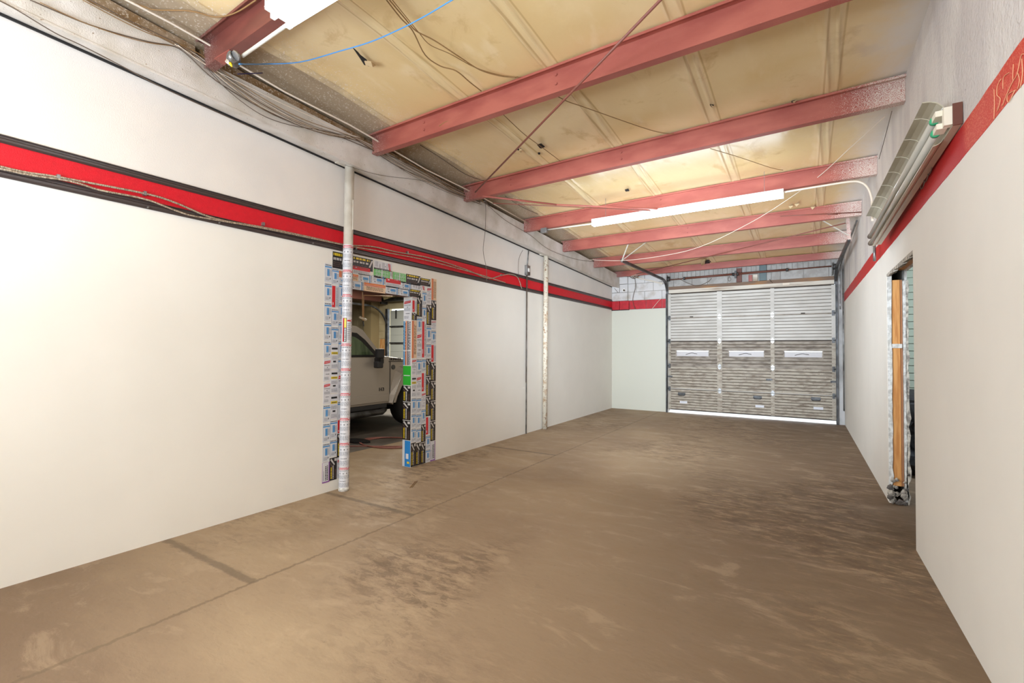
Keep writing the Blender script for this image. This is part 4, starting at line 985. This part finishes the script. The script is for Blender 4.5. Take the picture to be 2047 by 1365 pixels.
# header planks, shaft, posts
mb = MB(); mb.box((DX0+.03, D-.045, 2.715), (DX1-.02, D+.0, 2.790)); tag(mb.build('header_plank', m_planks), 'weathered whitish plank directly above the garage door', 'plank')
mb = MB(); mb.box((DX0+.03, D-.03, 2.792), (DX1-.02, D+.0, 2.865)); tag(mb.build('header_plank', m_plankb), 'brown stained plank above the whitish header plank', 'plank')
mb = MB(); mb.box((3.62, D-.06, 2.745), (3.74, D-.046, 2.785)); tag(mb.build('emblem_tag', m_wirew), 'small white tag on the header plank', 'tag')
t = thing('torsion_shaft', 'brown torsion spring shaft running above the garage door', 'shaft', (2.9, D-.12, 3.03))
ys = D-.13
mb = MB(); mb.tube([(1.36, ys, 3.01), (4.50, ys, 3.045)], .012, 10); mb.build('shaft', m_brown, t)
for a, b_ in ((1.72, 2.72), (2.80, 3.70)):
    mb = MB(); pts = []; n = 130
    mb.tube([(a, ys, 3.015+(a-1.36)*.011), (b_, ys, 3.015+(b_-1.36)*.011)], .022, 12)
    for i in range(n+1):
        u = i/n; x = a+(b_-a)*u
    mb.build('spring', m_brown, t)
    for e in (a, b_):
        mb = MB(); mb.tube([(e-.02, ys, 3.012+(e-1.36)*.011), (e+.02, ys, 3.012+(e-1.36)*.011)], .034, 10); mb.build('spring_cone', m_dsteel, t)
for e, sgn in ((1.37, 1), (4.47, -1)):
    mb = MB(); mb.tube([(e-.015, ys, 3.03), (e+.035, ys, 3.03)], .055, 16); mb.build('cable_drum', m_dsteel, t)
    mb = MB(); mb.box((e-.03, ys-.02, 2.88), (e-.022, ys+.115, 3.12)); mb.build('end_bearing_plate', m_steel, t)
mb = MB(); mb.box((2.74, ys-.005, 2.95), (2.78, ys+.06, 3.10)); mb.build('center_bracket', m_dsteel, t)
def post(x0, x1, z0, z1, m_, lab, nm='door_post'):
    mb = MB(); mb.box((x0, D-.055, z0), (x1, D-.006, z1)); mb.box((x0, D-.075, z0), (x0+.008, D-.055, z1)); return tag(mb.build(nm, m_), lab, 'post')
post(2.77, 2.87, 2.868, 3.16, m_brown, 'brown steel post above the garage door left of centre')
post(3.00, 3.07, 2.868, 3.00, m_redox, 'short red stub between the brown and teal posts')
post(3.08, 3.17, 2.868, 3.00, m_planks, 'short bare wood stub beside the teal post')
post(3.20, 3.33, 2.868, 3.32, m_post, 'teal grey steel post above the garage door')
# door frame posts
mb = MB(); mb.box((1.300, D-.03, 0), (1.335, D+.02, 2.78)); struct('trim_6', mb, m_planks, label='left jamb board of the garage door')
mb = MB(); mb.box((4.52, D-.04, 0), (4.632, D+.02, 3.05)); struct('trim_7', mb, m_jamb, label='right jamb board of the garage door')
# tracks
def track(xc, lab, s):
    t = thing('door_track', lab, 'track', (xc, D-.05, 0))
    def ch(pts, nm):
        mb = MB(); n = len(pts)
        for k in range(n-1): mb.bar(pts[k], pts[k+1], .010 if False else .05, .012)
        return mb.build(nm, m_dsteel, t)
    yk = D-.055
    mb = MB(); mb.box((xc-.008, yk-.03, .0), (xc+.004, yk+.03, 2.70)); mb.box((xc-.03*s, yk-.03, .0), (xc, yk-.024, 2.70)); mb.build('vertical_rail', m_dsteel, t)
    pts = []
    R_ = .42
    for i in range(9):
        a = PI/2*i/8; pts.append(Vector((xc, yk-R_+R_*math.cos(a), 2.70+R_*.72*math.sin(a)*.95)))
    mb = MB()
    for k in range(8): mb.bar(pts[k], pts[k+1], .03, .05, upv=(1, 0, 0))
    mb.build('curved_rail', m_dsteel, t)
    return t, pts[-1]
t, e = track(1.335, 'left overhead garage door track curving back from the wall', 1)
e2 = px((1243, 521), 1, 8.25)
mb = MB(); mb.bar(e, e2, .035, .05); mb.build('horizontal_rail', m_dsteel, t)
for q in ((1257, 484), (1293, 483)):
    a = px(q, 1, 7.9 if q[0] < 1270 else 8.1); mb = MB(); mb.bar(e2, a, .022, .005); mb.build('angle_brace', m_pipe, t)
mb = MB(); mb.tube([e2+Vector((0, 0, -.03)), e2+Vector((0, 0, .04))], .02, 8); mb.build('bolt_cluster', m_steel, t)
t, e = track(4.505, 'right overhead garage door track along the right wall', -1)
e3 = px((1702, 462), 0, 4.52); e3 = Vector((4.52, 8.0, 2.97))
mb = MB(); mb.bar(e, e3, .035, .05); mb.build('horizontal_rail', m_dsteel, t)
e3t = px((1697, 432), 1, 7.95)
mb = MB(); mb.bar(e3, Vector((4.50, 7.98, zroof(4.5, 8)-.02)), .04, .005); mb.build('angle_hanger', m_redox, t)
a = px((1636, 436), 1, 7.9); mb = MB(); mb.bar(e3+Vector((0, 0, .05)), a, .03, .005); mb.build('angle_brace', m_pipe, t)
mb = MB(); mb.tube(smoothpath([(4.56, 10.7, 2.2), (4.56, 10.7, 2.9), (4.57, 10.2, 3.05), (4.58, 9.0, 3.12), (4.60, 7.9, 3.2)], 5), .012, 6); tag(mb.build('wall_conduit', m_steel), 'grey conduit climbing the right corner beside the garage door', 'conduit')
mb = MB(); mb.tube([(4.60, 10.6, .3), (4.60, 10.6, 2.95)], .012, 6); tag(mb.build('wall_conduit', m_steel), 'straight grey conduit in the right back corner', 'conduit')
# corner bits on the back wall, left
c = px((1247, 580), 1, D-.08)
t = thing('corner_socket', 'small round lamp socket under the beam end in the back corner', 'fitting', c)
mb = MB(); mb.tube([c+Vector((0, .05, 0)), c], .035, 12, r2=.045); mb.build('base', m_fixw, t); mb = MB(); mb.tube([c, c+Vector((.02, -.03, -.01))], .022, 10); mb.build('socket', m_wire, t)
def bwire(pts, r, m, lab): 
    mb = MB(); mb.tube(smoothpath([px(q, 1, D-.08) for q in pts], 5), r, 5); return tag(mb.build('hanging_wire', m), lab, 'wire')
bwire([(1262, 552), (1269, 558), (1270, 575), (1266, 590), (1265, 603), (1270, 618)], .006, m_wire, 'black cable hanging down the back wall corner')
bwire([(1228, 576), (1233, 582), (1236, 585)], .004, m_wire, 'short dark wire at the beam end')
bwire([(1326, 594), (1318, 600), (1303, 618)], .005, m_wirew, 'thin pale stick leaning over the back red band')
bwire([(1355, 556), (1375, 566), (1395, 571), (1415, 563), (1422, 556)], .005, m_wire, 'dark cable looping below the torsion shaft')
bwire([(1458, 552), (1455, 558), (1458, 562), (1461, 558), (1458, 553)], .004, m_wire, 'small wire loop hanging above the door centre')
bwire([(1538, 558), (1541, 563), (1544, 565)], .006, m_wire, 'short cable beside the teal post')
t = thing('wire_cluster', 'tangle of brackets and wires where the beam meets the back wall', 'wire', px((1262, 545), 1, D-.15))
for k in range(6):
    a = px((1246+k*4, 548+rr.uniform(-6, 6)), 1, D-.15); b_ = px((1256+k*5, 553+rr.uniform(-8, 6)), 1, D-.12)
    mb = MB(); mb.tube(smoothpath([a, (a+b_)/2+Vector((0, 0, -.03)), b_], 3), .008, 5); mb.build('strand', m_wire if k % 2 else m_wireb, t)
mb = MB(); mb.bar(px((1262, 552), 1, D-.2), px((1286, 545), 1, D-.35), .03, .006); tag(mb.build('corner_angle', m_pipe), 'pale angle strip leaning near the beam end', 'bracket')
mb = MB(); mb.bar(px((1265, 553), 1, D-.05), px((1325, 567), 1, D-.05), .04, .03); tag(mb.build('loose_board', m_planks), 'long thin board lying on top of the back wall corner', 'board')
# tangle of fittings where the brace rods meet the beam
t = thing('wire_cluster', 'tangle of wires and clamps where the brace rods meet the beam', 'wire', px((968, 400), 0, .26))
for k in range(7):
    a = px((930+k*6, 385+k*3+rr.uniform(-4, 4)), 0, .26); b_ = px((942+k*6, 390+k*3+rr.uniform(-5, 5)), 0, .28)
    mb = MB(); mb.tube(smoothpath([a, (a+b_)/2+Vector((0, 0, rr.uniform(-.03, .03))), b_], 3), .006, 5); mb.build('strand', (m_wire, m_wireb, m_steel)[k % 3], t)

# ------------------------------------------------------------------ neighbouring bay through the doorway
t = thing('side_bay_door', 'grey sectional garage door of the next bay seen through the doorway', 'door', (-5.4, 10.8, 0))
for s in range(5):
    mb = MB()
    mb.box((-7.6, D-.06, s*.54+.012), (-3.1, D-.02, s*.54+.525)); mb.box((-7.6, D-.066, s*.54+.26), (-3.1, D-.06, s*.54+.27)); mb.build('panel', m_sdoor, t)
    mb = MB(); mb.box((-7.6, D-.10, s*.54-.025), (-3.1, D-.062, s*.54+.02)); mb.build('strut', m_dsteel, t)
for xx in (-7.35, -6.95, -6.5, -6.1):
    mb = MB(); mb.box((xx, D-.09, 2.42), (xx+.05, D-.062, 2.70)); mb.build('stile', m_dsteel, t)
t = thing('side_bay_track', 'dark curved door track in the next bay', 'track', (-7.75, 10.7, 0))
mb = MB(); mb.box((-7.78, D-.12, 0), (-7.68, D-.02, 2.75)); mb.build('vertical_rail', m_dsteel, t)
mb = MB(); pts = [px(q, 0, -7.7) for q in [(782, 640), (780, 645)]]
pts = [Vector((-7.74, D-.07-.8+.8*math.cos(a), 2.05+.75*math.sin(a))) for a in [PI/2*i/8 for i in range(9)]]
for k in range(8): mb.bar(pts[k], pts[k+1], .04, .06, upv=(1, 0, 0))
mb.build('curved_rail', m_dsteel, t)
mb = MB(); mb.bar(pts[-1], (-7.74, 7.4, 2.86), .05, .06); mb.build('horizontal_rail', m_dsteel, t)
mb = MB(); mb.tube([(-7.9, D-.25, 3.02), (-3.0, D-.25, 3.02)], .06, 10); mb.box((-7.86, D-.28, 2.9), (-7.80, D-.005, 3.1)); mb.box((-3.1, D-.28, 2.9), (-3.04, D-.005, 3.1)); tag(mb.build('side_bay_shaft', m_dsteel), 'dark torsion shaft above the next bay door', 'shaft')
mb = MB(); mb.box((-8.55, D-.35, 0), (-8.2, D, 3.45)); struct('trim_8', mb, m_pil, label='brown pilaster in the next bay')
mb = MB(); mb.box((-8.1, D-.05, 0), (-7.82, D-.02, 1.75)); tag(mb.build('leaning_board', m_panelo), 'orange particle board upright behind the car nose', 'board')
mb = MB(); v = [(-7.8, D-.3, 3.42), (-5.6, D-.3, 3.42), (-5.8, D-.42, 3.14), (-6.4, D-.38, 3.20), (-6.9, D-.45, 3.12), (-7.6, D-.36, 3.02)]
mb.add(v+[(a, b_+.04, c_) for a, b_, c_ in v], [(0, 1, 2, 3, 4, 5), (11, 10, 9, 8, 7, 6)]+[(k, (k+1) % 6, 6+(k+1) % 6, 6+k) for k in range(6)]); tag(mb.build('hanging_insulation', m_fibre), 'torn yellow insulation hanging over the next bay door', 'insulation')
# blocks and ribs on side wall (far wall behind the car)
wsd = bpy.data.objects['wall_side_back']
for r_ in range(16):
    for c_ in range(9):
        xa = -11.9+c_*.405+(.2 if r_ % 2 else 0)
        if xa > -8.9: continue
        mb = MB(); mb.box((xa, D-.012, r_*.203+.004), (xa+.397, D+.002, r_*.203+.199)); mb.build('block', m_sidewall, wsd)
for k in range(7):
    z = 1.78+k*.24; mb = MB(); mb.box((-8.19, D-.012, z), (-7.84, D+.002, z+.232)); mb.build('block', m_sidewall, wsd)
mb = MB(); x_ = -5.2
a = px((723, 578), 0, -3.2); b_ = px((723, 640), 0, -3.2)
t = thing('copper_pipe', 'thin copper air pipe dropping from the next bay ceiling above the car', 'pipe', (-3.2, a.y, 2.2))
mb = MB(); mb.tube([px((724, 572), 0, -3.2), px((725, 640), 0, -3.2)], .009, 8); mb.build('drop_pipe', m_copper, t)
mb = MB(); mb.tube([px((727, 642), 0, -3.2), px((727, 590), 0, -3.2), px((784, 592), 0, -3.2)], .009, 8); mb.build('bent_pipe', m_copper, t)
for q in ((723, 636), (728, 638)):
    c = px(q, 0, -3.2); mb = MB(); mb.tube([c+Vector((0, -.05, .02)), c+Vector((0, .05, -.01))], .02, 8); mb.build('valve', m_wirew, t)
mb = MB(); mb.tube([px((726, 641), 0, -3.2), px((727, 652), 0, -3.2)], .012, 6); mb.build('hose_tail', m_dsteel, t)
for k, yy in enumerate((2.2, 4.6, 6.2, 7.8, 9.3)):
    mb = MB(); mb.box((-11.9, yy, 3.28), (-.14, yy+.06, 3.448)); tag(mb.build('side_bay_purlin', m_brown), ['first', 'second', 'third', 'fourth', 'fifth'][k]+' dark red purlin from the front in the next bay', 'beam', 'dark purlins in the next bay')
mb = MB(); mb.box((-8.0, .5, 2.95), (-7.6, 10.5, 3.28)); tag(mb.build('side_bay_beam', m_brown), 'dark red beam running back over the car', 'beam')
# air hose and drain spot on the floor
pts = []
for k in range(44):
    a = 2*PI*k/14; r_ = .46+.05*math.sin(k*.7); pts.append(Vector((-1.30+r_*math.cos(a), 4.95+.36*math.sin(a)*1.0, .010+.004*(k//14))))
mb = MB(); mb.tube(smoothpath([(-2.6, 3.9, .01), (-2.0, 4.2, .01), (-1.5, 4.5, .01)]+pts+[(-.6, 5.4, .012)], 3), .008, 5); tag(mb.build('air_hose', m_hose), 'reddish air hose coiled on the next bay floor', 'hose')
mb = MB(); mb.prism([(-1.75+.2*math.cos(a)*(1+.2*math.sin(3*a)), 4.75+.12*math.sin(a)) for a in [2*PI*i/14 for i in range(14)]], 2, .001, .03); tag(mb.build('dark_rag', m_black), 'dark rag lying inside the coiled air hose', 'rag')
mb = MB(); mb.prism([(-2.15+.22*math.cos(a), 4.35+.10*math.sin(a)) for a in [2*PI*i/14 for i in range(14)]], 2, .001, .006); tag(mb.build('oil_spot', m_black), 'dark oval oil spot on the floor beside the car', 'stain')
t = thing('floor_twig', 'thin forked wire piece lying on the floor before the doorway', 'debris', px((825, 970), 2, .004))
for q0, q1 in (((819, 975), (830, 962)), ((823, 974), (834, 961))):
    mb = MB(); mb.tube([px(q0, 2, .005), px(q1, 2, .005)], .003, 5); mb.build('prong', m_wireb, t)

# ------------------------------------------------------------------ the car (right flank faces the doorway)
XC = -2.2; CW = 1.90; XL = XC-CW
car = thing('car', 'boxy pewter off road car parked in the next bay beyond the doorway', 'car', (XC-CW/2, 4.9, 0))
WF, WR = 6.42, 3.55; YB0, YB1 = 2.35, 7.15
def arch(yc, r, n=9): return [(yc+r*math.cos(a), .42+r*math.sin(a)) for a in [PI-PI*i/(n-1) for i in range(n)]]
low = [(YB0, .55), (YB0+.05, .48)] + [(WR-.50, .46)] + [(y, z) for y, z in arch(WR, .50)] + [(WR+.50, .46), (WF-.62, .46)] + [(y, z) for y, z in arch(WF, .52)] + [(YB1-.08, .50), (YB1, .60), (YB1, 1.02), (YB1-.10, 1.15), (6.2, 1.235), (5.72, 1.285), (YB0+.02, 1.29), (YB0, 1.2)]
mb = MB(); 
def cprism(poly, xa, xb, dome=.04):
    mb = MB(); n = len(poly)
    cy = sum(p[0] for p in poly)/n; cz = .85
    secs = [(xa-.0+.0, 1.0), (xa-.03, 1.0), (xb+.03, 1.0), (xb, 1.0)]
    vs = []
    for i, (x, s) in enumerate(secs):
        ins = .012 if i in (0, 3) else 0
        for (y, z) in poly: vs.append((x, y+(cy-y)*ins, z+(cz-z)*ins*2))
    fs = [tuple(range(n))[::-1], tuple(range(3*n, 4*n))]
    for j in range(3):
        for k in range(n): fs.append((j*n+k, j*n+(k+1) % n, (j+1)*n+(k+1) % n, (j+1)*n+k))
    mb.add(vs, fs); return mb
cprism(low, XC, XL).build('body', m_car, car)
# greenhouse: leans inward a little
gh = [(YB0+.05, 1.285), (YB0+.14, 1.70), (YB0+.22, 1.765), (4.98, 1.80), (5.14, 1.785), (5.27, 1.725), (5.66, 1.285)]
mb = MB(); n = len(gh); vs = []
def lean(z): return (z-1.285)*.14
for sx, base in ((1, XC-.02), (-1, XL+.02)):
    vs += [(base-sx*lean(z), y, z) for y, z in gh]
mb.add(vs, [tuple(range(n))[::-1], tuple(range(n, 2*n))]+[(k, (k+1) % n, n+(k+1) % n, n+k) for k in range(n)])
mb.build('cabin', m_car, car)
def sidepanel(poly, off, nm, m_, parent, th=.012):
    mb = MB(); n = len(poly); vs = []
    for d in (off, off-th): vs += [(XC-.02-lean(max(z, 1.285))+d, y, z) for y, z in poly]
    mb.add(vs, [tuple(range(n)), tuple(range(n, 2*n))[::-1]]+[(k, (k+1) % n, n+(k+1) % n, n+k) for k in range(n)]); return mb.build(nm, m_, parent)
dw = sidepanel([(4.15, 1.285), (4.15, 1.68), (4.95, 1.69), (5.14, 1.67), (5.30, 1.56), (5.58, 1.285)], .006, 'window_surround', m_black, car)
sidepanel([(4.22, 1.31), (4.22, 1.62), (4.95, 1.63), (5.10, 1.60), (5.22, 1.53), (5.46, 1.31)], .010, 'side_window', m_cglass, car)
sidepanel([(2.6, 1.31), (2.6, 1.62), (4.02, 1.63), (4.02, 1.31)], .008, 'rear_window', m_cglass, car)
mb = MB(); mb.tube([(XC-.16, 3.0, 1.83), (XC-.16, 4.9, 1.83)], .014, 8); mb.tube([(XC-.16, 4.9, 1.83), (XC-.16, 4.98, 1.79)], .014, 8); mb.build('roof_rail', m_carpl, car)
# door skin and fender
mb = MB(); mb.prism([(4.12, .50), (5.765, .50), (5.765, 1.28), (4.12, 1.28)], 0, XC-.002, XC+.014); dr = mb.build('door', m_car, car, bevel=.008)
mb = MB(); mb.prism([(4.12, .50), (5.765, .50), (5.765, .63), (4.12, .63)], 0, XC+.014, XC+.030); mb.build('lower_moulding', m_car, dr, bevel=.008)
mb = MB(); mb.box((XC-.0, 4.12, 1.272), (XC+.02, 5.62, 1.292)); mb.build('belt_seal', m_black, dr)
mb = MB(); mb.box((XC-.0, 5.80, .46), (XC+.006, 5.812, 1.20)); mb.build('panel_gap', m_carpl, car)
fl_o = [(5.755, .47), (5.80, .62), (5.87, .86), (5.94, 1.03), (6.02, 1.10), (6.82, 1.10), (6.98, .98), (7.08, .60)]
fl_i = [(5.88, .47), (5.92, .58), (6.02, .74), (6.14, .88), (6.28, .93), (6.60, .93), (6.80, .84), (6.96, .58)]
mb = MB(); n = len(fl_o)
vs = [(XC+.0, y, z) for y, z in fl_o]+[(XC+.07, (a[0]*.55+c[0]*.45), (a[1]*.55+c[1]*.45)) for a, c in zip(fl_o, fl_i)]+[(XC+.075, y, z) for y, z in fl_i]+[(XC+.0, y, z) for y, z in fl_i]
fs = []
for j in range(4):
    for k in range(n-1): fs.append((j*n+k, j*n+k+1, ((j+1) % 4)*n+k+1, ((j+1) % 4)*n+k))
fs += [(0, n, 2*n, 3*n), (4*n-1, 3*n-1, 2*n-1, n-1)]
mb.add(vs, fs); mb.build('fender_flare', m_car, car)
rp = [(XC+.073, (a[0]*.5+c[0]*.5), (a[1]*.5+c[1]*.5)) for a, c in zip(fl_o, fl_i)][:5]
mb = MB(); mb.tube(rp, .006, 6); mb.build('flare_crease', m_chrome, car)
mb = MB(); mb.box((XC-.0, 5.74, 1.185), (XC+.012, 7.05, 1.197)); mb.build('hood_gap', m_carpl, car)
mb = MB(); mb.box((XC-.0, 6.20, 1.10), (XC+.022, 6.46, 1.19)); mb.build('side_vent', m_carpl, car)
mb = MB(); mb.tube([(XC+.0, 5.88, 1.09), (XC+.012, 5.88, 1.09)], .042, 14); mb.build('fuel_cap', m_dsteel, car)
# mirror
pa = px((753, 716), 0, XC+.18); pb = px((769, 697), 0, XC+.18)
mb = MB(); mb.box((XC+.13, pa.y, pa.z), (XC+.21, pb.y-.02, pb.z)); mi_ = mb.build('mirror', m_carpl, car, bevel=.02)
pa2 = px((757, 727), 0, XC+.12); pb2 = px((765, 715), 0, XC+.12)
mb = MB(); mb.box((XC+.0, pa2.y, pa2.z), (XC+.16, pb2.y, pb2.z)); mb.build('mirror_arm', m_carpl, mi_, bevel=.015)
pa2 = px((751, 736), 0, XC+.14); pb2 = px((763, 722), 0, XC+.14)
mb = MB(); mb.box((XC+.08, pa2.y, pa2.z), (XC+.19, pb2.y, pb2.z)); mb.build('lower_mirror', m_carpl, mi_, bevel=.02)
# wheels
for yc, nm in ((WF, 'front'), (WR, 'rear')):
    for xa, sg in ((XC-.02, 1), (XL+.02, -1)):
        mb = MB(); prof = [(.20, -.02), (.36, -.02), (.405, -.05), (.42, -.09), (.42, -.20), (.405, -.25), (.20, -.27)]
        n = 28; vs = []; fs = []
        for i in range(n):
            a = 2*PI*i/n
            for r_, d in prof: vs.append((xa+sg*d+sg*.04, yc+r_*math.cos(a), .42+r_*math.sin(a)))
        k_ = len(prof)
        for i in range(n):
            for j in range(k_-1): fs.append((i*k_+j, ((i+1) % n)*k_+j, ((i+1) % n)*k_+j+1, i*k_+j+1))
        mb.add(vs, fs, 0, True); w = mb.build('tyre', m_tire, car)
        mb = MB(); mb.tube([(xa+sg*.0, yc, .42), (xa-sg*.2, yc, .42)], .21, 20); mb.build('rim', m_steel, w)
        for i in range(6):
            a = 2*PI*i/6; mb = MB(); mb.bar((xa+sg*.012, yc+.05*math.cos(a), .42+.05*math.sin(a)), (xa+sg*.012, yc+.19*math.cos(a), .42+.19*math.sin(a)), .05, .02, upv=(1, 0, 0)); mb.build('spoke', m_chrome, w)
# side step and underbody
mb = MB(); mb.tube([(XC+.08, 4.1, .34), (XC+.08, 5.56, .34), (XC-.02, 5.70, .36)], .05, 12); mb.build('side_step', m_dsteel, car)
mb = MB(); mb.box((XC-.08, 4.1, .40), (XC+.02, 5.72, .465)); mb.build('rocker', m_carpl, car)
mb = MB(); mb.box((XL+.35, 2.5, .30), (XC-.35, 6.9, .46)); mb.build('underbody', m_black, car)
mb = MB(); mb.box((XL+.05, 7.13, .48), (XC-.05, 7.27, .72)); mb.build('bumper', m_carpl, car, bevel=.03)
def lettering(txt, size, loc, m_, nm, parent, sx=1.0, ext=.004):
    cu = bpy.data.curves.new(nm, 'FONT'); cu.body = txt; cu.size = size; cu.extrude = ext; cu.align_x = 'CENTER'; cu.align_y = 'CENTER'; cu.resolution_u = 2; cu.space_character = 1.1
    o = bpy.data.objects.new('tmp', cu); col.objects.link(o)
    dg = bpy.context.evaluated_depsgraph_get(); me = bpy.data.meshes.new_from_object(o.evaluated_get(dg)); bpy.data.objects.remove(o)
    R3 = Matrix(((0, 0, 1), (1, 0, 0), (0, 1, 0))).to_4x4()
    me.transform(R3 @ Matrix.Scale(sx, 4, (1, 0, 0))); me.materials.clear(); me.materials.append(m_)
    ob = bpy.data.objects.new(nm, me); col.objects.link(ob); ob.parent = parent; ob.location = Vector(loc)-Vector(parent.location); return ob
lettering('HUMMER', .060, (XC+.006, 5.93, 1.228), m_black, 'hood_lettering', car, 1.05)
lettering('H3', .085, (XC+.018, 5.605, .715), m_carpl, 'badge', car, 1.1)
